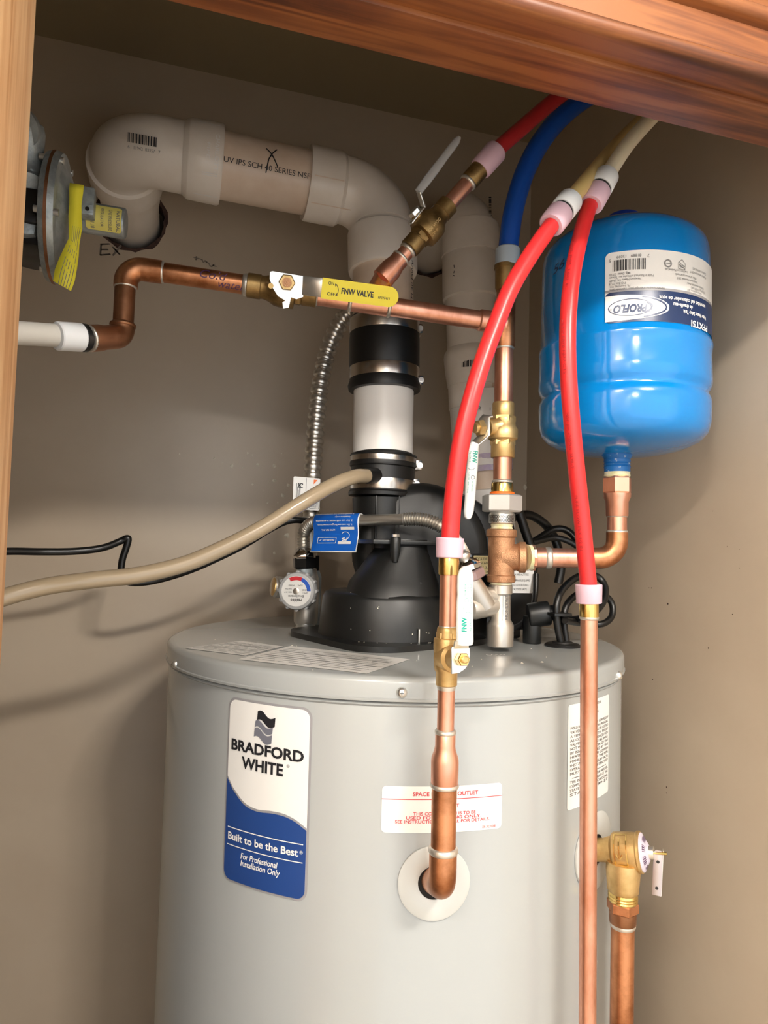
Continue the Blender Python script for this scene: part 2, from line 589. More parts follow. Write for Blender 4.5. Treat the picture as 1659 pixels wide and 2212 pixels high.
# ------------------------------------------------------------------ the setting
def struct(name, V, Fc, m, angle=30):
    o = mesh(name, V, Fc, m, None, angle=angle)
    o['kind'] = 'structure'
    return o
def sbox(name, lo, hi, m, bev=0.0):
    o = box(name, lo, hi, m, None, bev)
    o['kind'] = 'structure'
    return o
WY, WX, CZ = 1.2, 0.655, 2.417
hole1 = A(284, 470, WY)
hole2 = A(925, 536, WY)
def ragged(c, r, n, amp, seed):
    rnd = random.Random(seed)
    return [(c.x + (r + rnd.uniform(-amp, amp)) * math.cos(2 * PI * k / n), c.z + (r + rnd.uniform(-amp, amp)) * math.sin(2 * PI * k / n)) for k in range(n)]
loops = [ragged(hole1, .0535, 40, .0025, 1), ragged(hole2, .0515, 40, .0022, 2)]
bm = bmesh.new()
outer = [bm.verts.new((x, WY, z)) for x, z in ((-.95, 0), (WX + .1, 0), (WX + .1, CZ), (-.95, CZ))]
ed = [bm.edges.new((outer[i], outer[(i + 1) % 4])) for i in range(4)]
hv = []
for lp in loops:
    vs = [bm.verts.new((x, WY, z)) for x, z in lp]
    ed += [bm.edges.new((vs[i], vs[(i + 1) % len(vs)])) for i in range(len(vs))]
    hv.append(vs)
bmesh.ops.triangle_fill(bm, use_beauty=True, edges=ed, normal=(0, -1, 0))
for vs in hv:
    bk = [bm.verts.new((v.co.x, WY + .09, v.co.z)) for v in vs]
    for i in range(len(vs)):
        bm.faces.new((vs[i], vs[(i + 1) % len(vs)], bk[(i + 1) % len(vs)], bk[i]))
    bm.faces.new(bk)
bk = [bm.verts.new((v.co.x, WY + .12, v.co.z)) for v in outer]
for i in range(4):
    bm.faces.new((outer[i], outer[(i + 1) % 4], bk[(i + 1) % 4], bk[i]))
bm.faces.new(bk)
bm.verts.index_update()
wall_back = struct('wall_back', [v.co.copy() for v in bm.verts], [tuple(v.index for v in f.verts) for f in bm.faces], 'wall')
bm.free()
fixn(wall_back)
for hc, rr, sd in ((hole1, .0535, 1), (hole2, .0515, 2)):
    a, b = ragged(hc, rr - .001, 40, .0025, sd), ragged(hc, rr + .005, 40, .0032, sd + 9)
    V = [Vector((x, WY - .0012, z)) for x, z in a] + [Vector((x, WY - .0004, z)) for x, z in b] + [Vector((x, WY + .03, z)) for x, z in a]
    n = len(a)
    mesh('torn_hole_edge', V, [(i, (i + 1) % n, n + (i + 1) % n, n + i) for i in range(n)] + [(i, (i + 1) % n, 2 * n + (i + 1) % n, 2 * n + i) for i in range(n)], 'holebrown', wall_back)
wf = flat(Vector((0, WY, CAM.z)), Vector((1, 0, 0)), Vector((0, 0, 1)))
def wp(px, py):
    p = A(px, py, WY)
    return (p.x, p.z - CAM.z)
def wseg(L):
    return poly2seg([wp(*p) for p in L])
sg = []
for L in ([(218, 528), (216, 552)], [(216, 528), (236, 527)], [(217, 539), (233, 539)], [(216, 551), (238, 549)], [(243, 534), (258, 550)], [(261, 530), (243, 552)]):
    sg += wseg(L) + wseg([(x + 1.5, y + 1) for x, y in L])
lines('pencil_mark', wf, sg, .002, 'pencil', wall_back, e=.0012)
rnd = random.Random(3)
L = [(420 + i * 2.2 + rnd.uniform(-4, 4), 556 + i * 1.05 + rnd.uniform(-4, 4)) for i in range(22)]
lines('pencil_scribble', wf, wseg(L), .0016, 'pencil', wall_back, e=.0012)
def crumbs(name, pts, m, parent, kind='stuff'):
    V, Fc = [], []
    for p, n, s in pts:
        a, b = basis(n)
        base = len(V)
        k = 6
        rr = [s * random.uniform(.5, 1.2) for _ in range(k)]
        V += [p + (a * math.cos(2 * PI * i / k) + b * math.sin(2 * PI * i / k)) * rr[i] for i in range(k)]
        V.append(p + n * s * .5)
        Fc += [(base + i, base + (i + 1) % k, base + k) for i in range(k)]
    o = mesh(name, V, Fc, m, parent, smooth=False)
    o['kind'] = kind
    return o
cp = []
for x, y, s in ((388, 981, 2.5), (463, 990, 4), (500, 1005, 6), (535, 979, 3), (557, 1003, 5), (592, 1007, 7), (592, 1038, 6), (545, 1046, 3), (610, 1070, 6), (578, 1085, 4), (623, 1048, 5), (619, 1157, 7), (592, 1195, 4), (612, 1115, 3), (580, 1040, 2), (545, 983, 2), (570, 1060, 2), (608, 980, 2), (1143, 1044, 9), (1136, 1052, 7), (1150, 1036, 6), (480, 1000, 2), (525, 1010, 2), (600, 1085, 2)):
    p = A(x, y, WY)
    cp.append((p, Vector((0, -1, 0)), R(p, s * 1.7)))
crumbs('plaster_crumbs', cp, 'crumb', wall_back)
wall_right = sbox('wall_right', (WX, .41, 0), (WX + .1, WY, CZ), 'wall')
cp = []
for x, y, s in ((1402, 1270, 3), (1408, 1270, 4), (1443, 1304, 5), (1583, 1327, 4), (1531, 1400, 4), (1540, 1104, 2), (1571, 1180, 2), (1597, 1187, 2), (1598, 1227, 2), (1440, 1700, 4), (1440, 1713, 3), (1410, 1468, 3)):
    p = AX(x, y, WX)
    cp.append((p + Vector((-.0002, 0, 0)), Vector((-1, 0, 0)), R(p, s)))
crumbs('wall_nicks', cp, 'holebrown', wall_right)
sbox('wall_left', (-1.05, .46, 0), (-.95, WY, CZ), 'wall')
ceiling = sbox('ceiling', (-1.05, .40, CZ), (WX + .1, WY + .1, CZ + .05), 'ceil')
sbox('ceiling_hall', (-1.7, -2.2, CZ), (2.0, .40, CZ + .05), 'room')
sbox('floor', (-1.7, -2.2, -.05), (2.0, WY + .12, 0), 'floor')
JX = -.098
HZ = CAM.z + .363
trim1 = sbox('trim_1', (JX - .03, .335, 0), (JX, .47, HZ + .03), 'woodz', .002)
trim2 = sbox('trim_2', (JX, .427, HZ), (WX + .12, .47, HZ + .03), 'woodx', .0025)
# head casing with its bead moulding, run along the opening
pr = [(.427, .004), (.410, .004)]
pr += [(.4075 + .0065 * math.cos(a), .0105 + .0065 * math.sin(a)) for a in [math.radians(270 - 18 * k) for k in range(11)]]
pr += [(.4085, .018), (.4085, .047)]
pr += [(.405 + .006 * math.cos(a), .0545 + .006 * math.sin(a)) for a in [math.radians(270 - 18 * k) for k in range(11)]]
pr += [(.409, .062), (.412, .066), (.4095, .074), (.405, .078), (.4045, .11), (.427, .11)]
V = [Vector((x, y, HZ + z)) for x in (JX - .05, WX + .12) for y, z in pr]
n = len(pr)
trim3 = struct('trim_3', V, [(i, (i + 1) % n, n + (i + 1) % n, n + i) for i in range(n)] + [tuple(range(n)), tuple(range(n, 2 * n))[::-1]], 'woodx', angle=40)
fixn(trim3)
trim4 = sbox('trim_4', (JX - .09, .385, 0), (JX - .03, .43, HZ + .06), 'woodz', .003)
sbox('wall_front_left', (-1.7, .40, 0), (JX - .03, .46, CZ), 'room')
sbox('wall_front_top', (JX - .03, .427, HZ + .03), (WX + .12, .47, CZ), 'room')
sbox('wall_front_right', (WX + .1, .40, 0), (2.0, .46, CZ), 'room')
sbox('wall_hall_left_blocker', (-.95, -2.2, 0), (-.9, .40, CZ), 'room')  # unseen wall, set close to the opening to dim light on the right wall
sbox('wall_hall_right', (2.0, -2.2, 0), (2.05, .46, CZ), 'room')

# the lamp bar of the hall that lights the cupboard
for bx, side in ((-.50, 'left'), (.42, 'right')):
    bar = thing('ceiling_light_bar', side + ' ceiling lamp bar with three round bulbs in the hall outside the cupboard', 'lamp', (bx, -.5, CZ))
    box('lamp_base', (bx - .19, -.55, CZ - .028), (bx + .19, -.45, CZ), 'chrome', bar, .004)
    for k in range(3):
        x = bx - .09 + k * .09
        c = Vector((x, -.50, CZ - .075))
        turned('lamp_socket', Vector((x, -.50, CZ - .028)), Vector((x, -.50, CZ - .05)), [(0, .02), (1, .016)], 'chrome', bar, 16)
        turned('bulb', c + Vector((0, 0, .036)), c - Vector((0, 0, .036)), [(.5 - .5 * math.cos(PI * i / 10), .036 * math.sin(PI * i / 10)) for i in range(11)], 'bulb' if side == 'left' else 'bulb_right', bar, 16)
far = thing('ceiling_globe_lamp', 'round ceiling lamp further back in the hall', 'lamp', (-.45, -2.0, CZ))
turned('lamp_base', Vector((-.45, -2.0, CZ)), Vector((-.45, -2.0, CZ - .02)), [(0, .09), (1, .085)], 'chrome', far, 32)
turned('lamp_shade', Vector((-.45, -2.0, CZ - .02)), Vector((-.45, -2.0, CZ - .08)), [(0, .15), (.4, .155), (.8, .11), (1, .02)], 'farlamp', far, 32)

# ------------------------------------------------------------------ water heater
TC, TR, LZ = (.288, .884), .292, 1.480
RIM = LZ - .0215
heater = thing('water_heater', 'tall pale grey cylindrical water heater standing on the cupboard floor', 'water heater', (TC[0], TC[1], 0))
cx, cy = TC
b0 = Vector((cx, cy, 0))
turned('jacket', b0 + Vector((0, 0, .03)), b0 + Vector((0, 0, RIM)), [(0, TR - .003), (.995, TR - .003), (1, TR - .006)], 'jacket', heater, 96)
turned('base_ring', b0, b0 + Vector((0, 0, .03)), [(0, TR - .012), (1, TR - .012)], 'darknut', heater, 64)
lid = turned('lid', b0 + Vector((0, 0, RIM - .001)), b0 + Vector((0, 0, LZ)), [(0, TR - .004), (.02, TR + .0008), (.12, TR + .0012), (.16, TR), (.78, TR), (.9, TR - .0012), (.97, TR - .004), (1, TR - .008)], 'jacket', heater, 96, angle=50)
turned('lid_bead', b0 + Vector((0, 0, RIM - .006)), b0 + Vector((0, 0, RIM - .002)), [(0, TR - .003), (.5, TR - .0012), (1, TR - .003)], 'jacket', heater, 96, angle=80)
def tank_at(px, py, e=0):
    p, th = AC(px, py, TC, TR)
    n = Vector((math.cos(th), math.sin(th), 0))
    return p + n * e, n, th
for x, y in ((379, 1434), (868, 1496), (1336, 1459)):
    p, nn, th = tank_at(x, y)
    q = p - nn * .001
    s = turned('lid_screw', q, q + nn * .0052, [(0, .0052), (.2, .0052), (.7, .0042), (1, .0022)], 'zinc', heater, 20, angle=60)
    ff = flat(q + nn * .0053, Vector((0, 0, 1)).cross(nn), Vector((0, 0, 1)))
    lines('screw_slot', ff, [(-.0018, 0, .0018, 0), (0, -.0018, 0, .0018)], .0008, 'darknut', s, e=.0002)

# brand plate on the jacket
JR = TR - .003
def jmap(px, py):
    p, th = AC(px, py, TC, JR)
    return th, p.z
th0, zt = jmap(492, 1502)
th1, zt1 = jmap(677, 1530)
tha, zb = jmap(486, 1893)
thb, zb1 = jmap(662, 1955)
th0 = (th0 + tha) / 2
th1 = (th1 + thb) / 2
zt, zb = (zt + zt1) / 2, (zb + zb1) / 2
W, H = (th1 - th0) * JR, zt - zb
print('brand plate', W, H, 'z', zt, zt1, zb, zb1)
f = upright(TC, JR, th0, zb)
bl = panel('brand_plate', f, W, H, .010, 'greyline', heater, 28, .0004)
f2 = shift(f, .0022, .0022)
W2, H2 = W - .0044, H - .0044
panel('plate_face', f2, W2, H2, .0085, 'white', bl, 28, .0008)
WAVE = [(-.1, .62), (0, .555), (.09, .495), (.25, .432), (.42, .412), (.60, .420), (.75, .418), (.88, .398), (1, .362), (1.1, .33)]
def wave(u):
    q = u / W2
    for i in range(1, len(WAVE) - 2):
        if WAVE[i][0] <= q <= WAVE[i + 1][0] or i == len(WAVE) - 3:
            t = (q - WAVE[i][0]) / (WAVE[i + 1][0] - WAVE[i][0])
            a, b_, c, d = [WAVE[j][1] for j in (i - 1, i, i + 1, i + 2)]
            return H2 * .5 * (2 * b_ + (c - a) * t + (2 * a - 5 * b_ + 4 * c - d) * t * t + (3 * b_ - a - 3 * c + d) * t ** 3)
panel('plate_wave_edge', f2, W2, H2, .0085, 'greyline', bl, 28, .0010, hi=lambda u: wave(u) + .0022)  # grey printed edge along the top of the navy wave
panel('plate_wave', f2, W2, H2, .0085, 'navy', bl, 28, .0012, hi=wave)
U = lambda q: W2 * q
Vv = lambda q: H2 * q
text([('BRADFORD', U(.495), Vv(.722), .0162, 'CENTER', .034, .0, -U(.9)), ('WHITE', U(.465), Vv(.632), .0172, 'CENTER', .034, .0, -U(.52))], f2, 'ink', bl, e=.0014)
text([('\u00ae', U(.76), Vv(.68), .005, 'LEFT')], f2, 'greyink', bl, e=.0014)
text([('Built to be the Best', U(.48), Vv(.222), .0112, 'CENTER', .024, 0, -U(.87)), ('\u00ae', U(.935), Vv(.237), .005, 'LEFT'), ('For Professional', U(.46), Vv(.137), .0088, 'CENTER', .018, .2, -U(.46)), ('Installation Only', U(.475), Vv(.098), .0088, 'CENTER', .018, .2, -U(.49))], f2, 'white', bl, e=.0016)
lines('plate_rule', f2, [(U(.04), Vv(.288), U(.97), Vv(.288)), (U(.04), Vv(.192), U(.97), Vv(.192))], .0009, 'white', bl, e=.0016)
for k, (ya, yb, mm) in enumerate(((.905, .955, 'ink'), (.865, .900, 'silverink'), (.812, .858, 'silverink'))):
    top, bot = [], []
    for i in range(13):
        q = i / 12
        wv = .016 * math.sin(q * 2 * PI + .3)
        top.append((U(.375 + .018 * (k == 0) - .008 * k + .22 * q), Vv(yb - .02 * q + wv * (1 - .3 * q) * 1.0)))
        bot.append((U(.375 + .018 * (k == 0) - .008 * k - .006 + .22 * q), Vv(ya - .02 * q + wv * (1 - .3 * q) * 1.0)))
    shape('flag_emblem', f2, [[top[i], bot[i], bot[i + 1], top[i + 1]] for i in range(12)], mm if k else 'ink', bl, e=.0014)
# outlet sticker
th0, z0 = jmap(823, 1800)
th1, z1 = jmap(1084, 1692)
f = upright(TC, JR, th0, z0 + .001)
W = (th1 - th0) * JR
H = z1 - z0
ol = panel('outlet_sticker', f, W, H, .004, 'white', heater, 20, .0005)
h = H / 100
text([('SPACE HEATING OUTLET', W * .515, 79.5 * h, .0056, 'CENTER', .016, 0, -W * .54), ('IMPORTANT', W * .51, 54 * h, .0050, 'CENTER', .012, 0, -W * .23), ('THIS CONNECTION IS TO BE', W * .51, 38 * h, .0046, 'CENTER', .012, 0, -W * .515), ('USED FOR HEATING ONLY.', W * .505, 29.5 * h, .0046, 'CENTER', .012, 0, -W * .62), ('SEE INSTRUCTION MANUAL FOR DETAILS.', W * .5, 21 * h, .0046, 'CENTER', .012, 0, -W * .78), ('238-39229-00B', W * .945, 4.5 * h, .0036, 'RIGHT', 0, 0, -W * .12)], f, 'redink', ol, e=.0009)
lines('sticker_rule', f, [(0, 72 * h, W, 72 * h)], .0006, 'redink', ol, e=.0009)
# valve notice at the right
th0, z1 = jmap(1226, 1522)
tha, z0 = jmap(1225, 1748)
th1, zz = jmap(1315, 1500)
thb, zq = jmap(1312, 1712)
th0 = (th0 + tha) / 2
th1 = (th1 + thb) / 2
z1, z0 = (z1 + zz) / 2, (z0 + zq) / 2
f = upright(TC, JR, th0, z0)
W, H = (th1 - th0) * JR, z1 - z0
nl = panel('valve_notice', f, W, H, .003, 'white', heater, 16, .0005)
tx = ['TEMPERATURE AND PRESSURE', 'CONTROL DEVICE', 'AND INSTALLATION']
items = [(s, W * .5, H * (.945 - .042 * i), .0042, 'CENTER', .0, 0, .8) for i, s in enumerate(tx)]
for i, s in enumerate(['FOLLOW THE MANUAL FOR RELIEF', 'VALVES, AS DIRECTED ON MANUAL', 'A TEMPERATURE  VALVE LISTED', 'AS COMPLYING WITH  RELIEF', 'VALVES AND AUTO DEVICES FOR', 'HOT WATER SYSTEMS 1986 SHALL', 'BE INSTALLED IN TION OF THE', 'HEATER IN THE FIELD BY THE', 'MANUFACTURER OR GOVERN', 'INSTALLATION OF THE PIPE', 'OPERATION OF THE RELIEF VALVE', 'MUST NOT BE RESTRICTED', '', 'THE INTERNAL  WATER HEATER', 'COMPLY WITH THE CODES OF THE', 'STATE OF MISSOURI CAROLINA', 'STATUTE 99-27']):
    if s:
        items.append((s, W * .04, H * (.76 - .0395 * i), .0044, 'LEFT', .0, 0, -W * .92))
text(items, f, 'ink', nl, e=.0009)
lines('sticker_rule', f, [(W * .08, H * .295, W * .9, H * .295)], .0005, 'ink', nl, e=.0009)
# stickers lying on the lid
lf = lambda u, v, e=0: Vector((cx + u, cy + v, LZ + e))
def lp(px, py):
    p = AZ(px, py, LZ)
    return (p.x - cx, p.y - cy)
def lidsticker(name, c4, seed):
    c = [lp(*q) for q in c4]
    g = lambda a, b: tuple((c[0][i] * (1 - a) + c[1][i] * a) * (1 - b) + (c[3][i] * (1 - a) + c[2][i] * a) * b for i in (0, 1))
    s = shape(name, lf, [[g(0, 0), g(1, 0), g(1, 1), g(0, 1)]], 'offwhite', heater, e=.0005)
    rnd = random.Random(seed)
    sg = []
    for i in range(9):
        y = .1 + .09 * i
        x = .05
        while x < .93:
            x2 = min(x + rnd.uniform(.04, .2), .95)
            sg.append(g(x, y) + g(x2, y))
            x = x2 + rnd.uniform(.02, .06)
    lines('printed_lines', lf, sg, .0011, 'greyink', s, e=.0008)
    for k in (.36, .66):
        lines('printed_rule', lf, [g(.04, k) + g(.96, k)], .0012, 'greyline', s, e=.0009)
    return s
lidsticker('lid_notice', ((515, 1425), (792, 1456), (886, 1425), (628, 1396)), 4)
lidsticker('lid_notice', ((398, 1401), (530, 1417), (612, 1397), (520, 1385)), 5)
cp = []
rnd = random.Random(11)
for x, y, s in ((465, 1382, 4), (640, 1396, 4), (631, 1395, 5), (702, 1418, 4), (745, 1423, 4), (783, 1394, 5), (676, 1448, 4), (772, 1388, 3), (1127, 1433, 8), (1171, 1431, 8), (1040, 1425, 4), (1020, 1440, 3), (1130, 1380, 3), (1148, 1402, 4), (1165, 1385, 3), (1120, 1372, 4), (1180, 1420, 3), (900, 1428, 3), (1190, 1360, 3), (735, 1330, 3)):
    u, v = lp(x, y)
    p = lf(u, v, .0003)
    if (Vector((u, v, 0))).length < TR - .01:
        cp.append((p, Vector((0, 0, 1)), R(p, s)))
crumbs('plaster_crumbs', cp, 'crumb', heater)
u, v = lp(1053, 1417)
text([('COLD', u, v, .012, 'LEFT', 0, 0, .8)], lf, 'white', heater, name='stamped_word', e=.0006)

# white cover discs round the two side outlets
def disc(px, py, rad, inner, name='cover_disc'):
    p, nn, th = tank_at(px, py)
    p = p - nn * .003
    fm = upright(TC, JR, th, p.z)
    V, Fc = [], []
    rs = [(rad, .0003), (rad, .0022), (rad - .002, .003), (inner + .004, .003), (inner, .0015)]
    ns = 48
    for rr, e in rs:
        for k in range(ns):
            a = 2 * PI * k / ns
            V.append(fm(rr * math.cos(a), rr * math.sin(a), e))
    for i in range(len(rs) - 1):
        for k in range(ns):
            k2 = (k + 1) % ns
            Fc.append((i * ns + k, i * ns + k2, (i + 1) * ns + k2, (i + 1) * ns + k))
    o = mesh(name, V, Fc, 'escut', heater)
    V = [fm(inner * math.cos(2 * PI * k / ns), inner * math.sin(2 * PI * k / ns), .0006) for k in range(ns)]
    mesh('outlet_hole', V, [tuple(range(ns))], 'dark', o, smooth=False)
    return p, nn
out_p, out_n = disc(939, 1909, .0335, .0150)
rel_p, rel_n = disc(1291, 1838, .0395, .0160)

# ------------------------------------------------------------------ exhaust vent
def P(*a):
    return A(*a)
ex = thing('exhaust_vent_pipe', 'large white plastic vent pipe running from the left wall hole to the black coupling', 'pipe', P(828, 690, .945))
eY = .97
h0, h1 = P(437, 350, eY), P(690, 401, eY)
hd = (h1 - h0).normalized()
c_left = P(262, 313, eY + .005)
wall_end = Vector((hole1.x, WY + .05, hole1.z + .004))
corner2 = P(822, 425, eY)
v_top, v_bot = P(826, 505, .955), P(828, 690, .945)
rp = .0445
# left elbow: hub, body, rear hub, stub into the wall
body = bend([h0, c_left, Vector((hole1.x, WY - .06, hole1.z + .012))], .060, 16)
elb = sweep('elbow', body, rp + .0022, 'pvc', ex, 40)
rear0 = Vector((hole1.x, WY - .11, hole1.z + .022))
d_in = (wall_end - c_left).normalized()
bi = body[-2]
turned('elbow_hub', bi, bi + d_in * .048, [(0, rp + .002), (.02, rp + .0075), (.2, rp + .0085), (.95, rp + .0085), (1, rp + .004)], 'pvc', ex, 40)
rod('pipe_stub', bi + d_in * .03, wall_end, rp, 'pvc', ex, 36)
turned('elbow_hub', P(396, 341, eY), P(479, 358, eY), [(0, rp + .0022), (.12, rp + .0065), (.16, rp + .0075), (.94, rp + .0085), (1, rp + .0065), (1, rp + .001)], 'pvc', ex, 40)
turned('molding_mark', P(383, 303, eY) + VIEW(P(383, 303, eY)) * .044, P(383, 303, eY) + VIEW(P(383, 303, eY)) * .0495, [(0, .006), (.8, .006), (1, .004)], 'pvc', ex, 20)
rod('pipe', P(440, 350, eY), P(720, 407, eY), rp, 'pvc_tan', ex, 40)
# right elbow
turned('elbow_hub', P(661, 395, eY), P(737, 411, eY), [(0, rp + .001), (0, rp + .0065), (.06, rp + .0075), (.9, rp + .0075), (1, rp + .003)], 'pvc', ex, 40)
body = bend([P(700, 403, eY), corner2, v_top], .062, 16)
sweep('elbow', body, rp + .0028, 'pvc', ex, 40)
turned('elbow_hub', P(826, 503, .958), P(827, 592, .953), [(0, rp + .002), (.04, rp + .0066), (.1, rp + .0075), (.93, rp + .0068), (1, rp + .0055), (1, rp + .001)], 'pvc', ex, 40)
rod('pipe', P(827, 560, .954), P(828, 687, .945), rp, 'pvc_tan', ex, 40)
# print on the pipe
mid = P(575, 377, eY)
f = along(P(470, 356, eY), hd, rp, VIEW(mid) + Vector((0, 0, -.30)))
text([('UV IPS SCH 40 SERIES NSF', .006, .0155, .0112, 'LEFT', .0, 0, -.118), ('\u00ae dwv', .127, .0155, .009, 'LEFT', .0, 0, -.017)], f, 'ink', ex, e=.0007)
lines('marker_cross', f, poly2seg([(.062, .0455), (.069, .039), (.074, .031), (.079, .022)]) + poly2seg([(.077, .0475), (.071, .040), (.066, .030), (.0635, .012)]), .0016, 'ink', ex, e=.0008)
f = along(P(285, 320, eY) , (P(345, 331, eY) - P(285, 320, eY)).normalized(), rp + .0022, VIEW(mid) + Vector((0, 0, .1)))
barcode(f, -.002, .002, .036, .0115, 'ink', ex, 3, 16)
text([('6   11942  03357   7', -.002, -.0052, .0062, 'LEFT', 0, 0, -.040)], f, 'greyink', ex, e=.0008)
# raised marks of the fittings
hubf = along(P(440, 350, eY), hd, rp + .0082, VIEW(mid))
text([('CHARLOTTE', .0135, .040, .0085, 'LEFT', .01, 0, -.052, -90), ('PIPE', .003, .026, .0062, 'LEFT', .01, 0, -.02, -90)], hubf, 'pvc_white', ex, name='raised_lettering', e=.0006)
for sg_ in [(-.012, .058, .020, .058), (-.012, -.046, .020, -.046), (-.002, -.012, .018, -.012), (-.002, -.0145, .018, -.0145)]:
    lines('raised_rib', hubf, [sg_], .0012, 'white', ex, e=.0007)
vf = along(P(852, 690, .945) + Vector((-.0005, 0, 0)), Vector((0, 0, 1)), rp, VIEW(P(828, 640, .95)) + Vector((.62, 0, 0)))
vf = along(P(828, 690, .945), Vector((0, 0, 1)), rp, VIEW(P(828, 640, .95)) + Vector((.85, .3, 0)))
text([('SCH 40 DWV', .010, -.004, .0095, 'LEFT', 0, 0, -.07)], vf, 'ink', ex, e=.0007)
ribf = along(P(661, 395, eY), hd, rp + .0078, VIEW(mid))
for sg_ in [(.004, .012, .046, .012), (.004, -.024, .062, -.024)]:
    lines('raised_rib', ribf, [sg_], .0014, 'pvc_tan', ex, e=.0006)

# ------------------------------------------------------------------ rubber couplings, white pipe between, blower
XS = ((690, 831), (845, 830))
cu = thing('rubber_coupling', 'upper wide black rubber coupling with two steel band clamps on the vent pipe', 'coupling', P(829, 840, .95))
cY = .945
stackpart('sleeve', XS, cY, [(846, 138), (845, 154), (836, 158), (824, 150), (796, 149), (793, 152), (735, 152), (725, 150), (690, 147), (688, 138)], 'rubber', cu, 48)
def clamp(xs, Y, ya, yb, wd, parent, screw_px, flipx=1):
    c = stackpart('band_clamp', xs, Y, [(yb, wd - 2), (yb, wd), (yb - 3, wd + 1), (ya + 3, wd + 1), (ya, wd), (ya, wd - 2)], 'steelclamp', parent, 48)
    s = P(screw_px[0], screw_px[1], Y - .01)
    d = Vector((.25, 1, 0)).normalized()
    box('clamp_housing', s + Vector((-.008, -.012, -.006)), s + Vector((.003, .010, .008)), 'steelclamp', c, .002)
    rod('clamp_screw', s - d * .016 + Vector((.002, 0, 0)), s + d * .016 + Vector((.002, 0, 0)), .0042, 'zinc', c, 12)
    return c
clamp(XS, cY, 694, 724, 151, cu, (903, 716))
clamp(XS, cY, 797, 822, 151, cu, (905, 826))
vp = tag(turned('vent_pipe', P(827, 982, .94), P(829, 847, .945), [(0, R(P(828, 900, .94), 129)), (1, R(P(828, 900, .94), 131))], 'pvc_white', None, 48), 'short clean white vent pipe standing between the two black couplings', 'pipe')
XL = ((980, 829), (1075, 825))
cl = thing('rubber_coupling', 'lower narrow black rubber collar with two steel band clamps above the blower', 'coupling', P(826, 1072, .935))
lY = .937
stackpart('sleeve', XL, lY, [(1074, 132), (1073, 145), (1066, 146), (1062, 139), (1037, 137), (1012, 138), (1010, 144), (1006, 146), (992, 141), (988, 146), (984, 143), (983, 132)], 'rubber', cl, 48)
clamp(XL, lY, 987, 1009, 143, cl, (902, 1008))
clamp(XL, lY, 1038, 1060, 141, cl, (896, 1048))
bY = .93
bl = thing('vent_blower', 'black plastic vent blower with a round drum base bolted on top of the heater', 'blower', Vector((.272, .866, LZ)))
stackpart('outlet_tube', ((1072, 826), (1200, 824)), lY, [(1215, 126), (1090, 128), (1077, 130), (1076, 122)], 'black', bl, 40)
for x in (842, 796):
    q = P(x, 1074, lY)
    q2 = P(x - 1, 1185, lY)
    o = VIEW(q)
    k = math.sqrt(max(R(q, 128) ** 2 - (R(q, 2 * abs(x - 825))) ** 2, 0))
    box('rib', (q2.x - .0016, q2.y - k - .002, q2.z), (q.x + .0016, q2.y - k + .006, q.z), 'black', bl, .0006)
# volute: a flat round drum turned towards the door
vc = P(905, 1190, .93)
vr = R(vc, 290)
va = Vector((-.25, -1, 0)).normalized()
V = []
turned('volute', vc - va * .055, vc + va * .045, [(0, vr * .8), (.1, vr * .96), (.2, vr), (.72, vr), (.82, vr * .985), (.93, vr * .93), (1, vr * .8), (1, .001)], 'black', bl, 64, angle=45)
vc2 = P(962, 1178, .955)
vr2 = R(vc2, 222)
turned('motor_housing', vc2 - va * .03, vc2 + va * .065, [(0, vr2 * .9), (.2, vr2), (.7, vr2), (.92, vr2 * .94), (1, vr2 * .78), (1, .001)], 'black', bl, 48, angle=45)
mb = P(1075, 1165, .93)
turned('motor', mb + Vector((-.04, .03, 0)), mb + Vector((.03, .02, -.01)), [(0, .045), (.7, .045), (.9, .04), (1, .02)], 'black', bl, 36)
# base drum and square flange
bc = Vector((.272, .866, LZ))
br = .088
base = turned('base_drum', bc + Vector((0, 0, .004)), bc + Vector((0, 0, .062)), [(0, br + .003), (.25, br + .0015), (.86, br - .002), (.96, br - .005), (1, br - .010), (1, .001)], 'black', bl, 64, angle=45)
fl = [(x, y) for x, y in rrect(-.106, -.106, .106, .106, .05, 8)]
plate('flange', bc + Vector((0, 0, .0035)), Vector((math.cos(.35), math.sin(.35), 0)), Vector((-math.sin(.35), math.cos(.35), 0)), fl, .007, 'black', bl)
for px_, py_ in ((785, 1376), (905, 1388), (726, 1366)):
    q = AZ(px_, py_, LZ + .007)
    if px_ != 905:
        hexnut('flange_bolt', q, q + Vector((0, 0, .006)), .0048, 'zinc', bl)
    else:
        rod('flange_stud', q, q + Vector((0, 0, .016)), .0014, 'zinc', bl, 10)
# tapered inlet duct from the drum up into the volute
def loftquad(name, rings, m, parent):
    n = len(rings[0])
    V = [p for r in rings for p in r]
    Fc = [(i * n + k, i * n + (k + 1) % n, (i + 1) * n + (k + 1) % n, (i + 1) * n + k) for i in range(len(rings) - 1) for k in range(n)]
    Fc += [tuple(range(n))[::-1], tuple((len(rings) - 1) * n + k for k in range(n))]
    return fixn(mesh(name, V, Fc, m, parent, angle=30))
def orect(c, w, d, r, z):
    return [Vector((c[0] + x, c[1] + y, z)) for x, y in rrect(-w / 2, -d / 2, w / 2, d / 2, r, 5)]
zt_ = P(915, 1166, .82).z
loftquad('inlet_duct', [orect((.268, .835), .120, .10, .045, LZ + .058), orect((.271, .842), .110, .10, .04, LZ + .075), orect((.286, .862), .062, .08, .026, zt_ - .012), orect((.287, .864), .06, .08, .025, zt_)], 'black', bl)
q = P(897, 1177, .815)
box('duct_flange', (.235, .816, q.z), (.345, .90, q.z + .0055), 'black', bl, .0015)
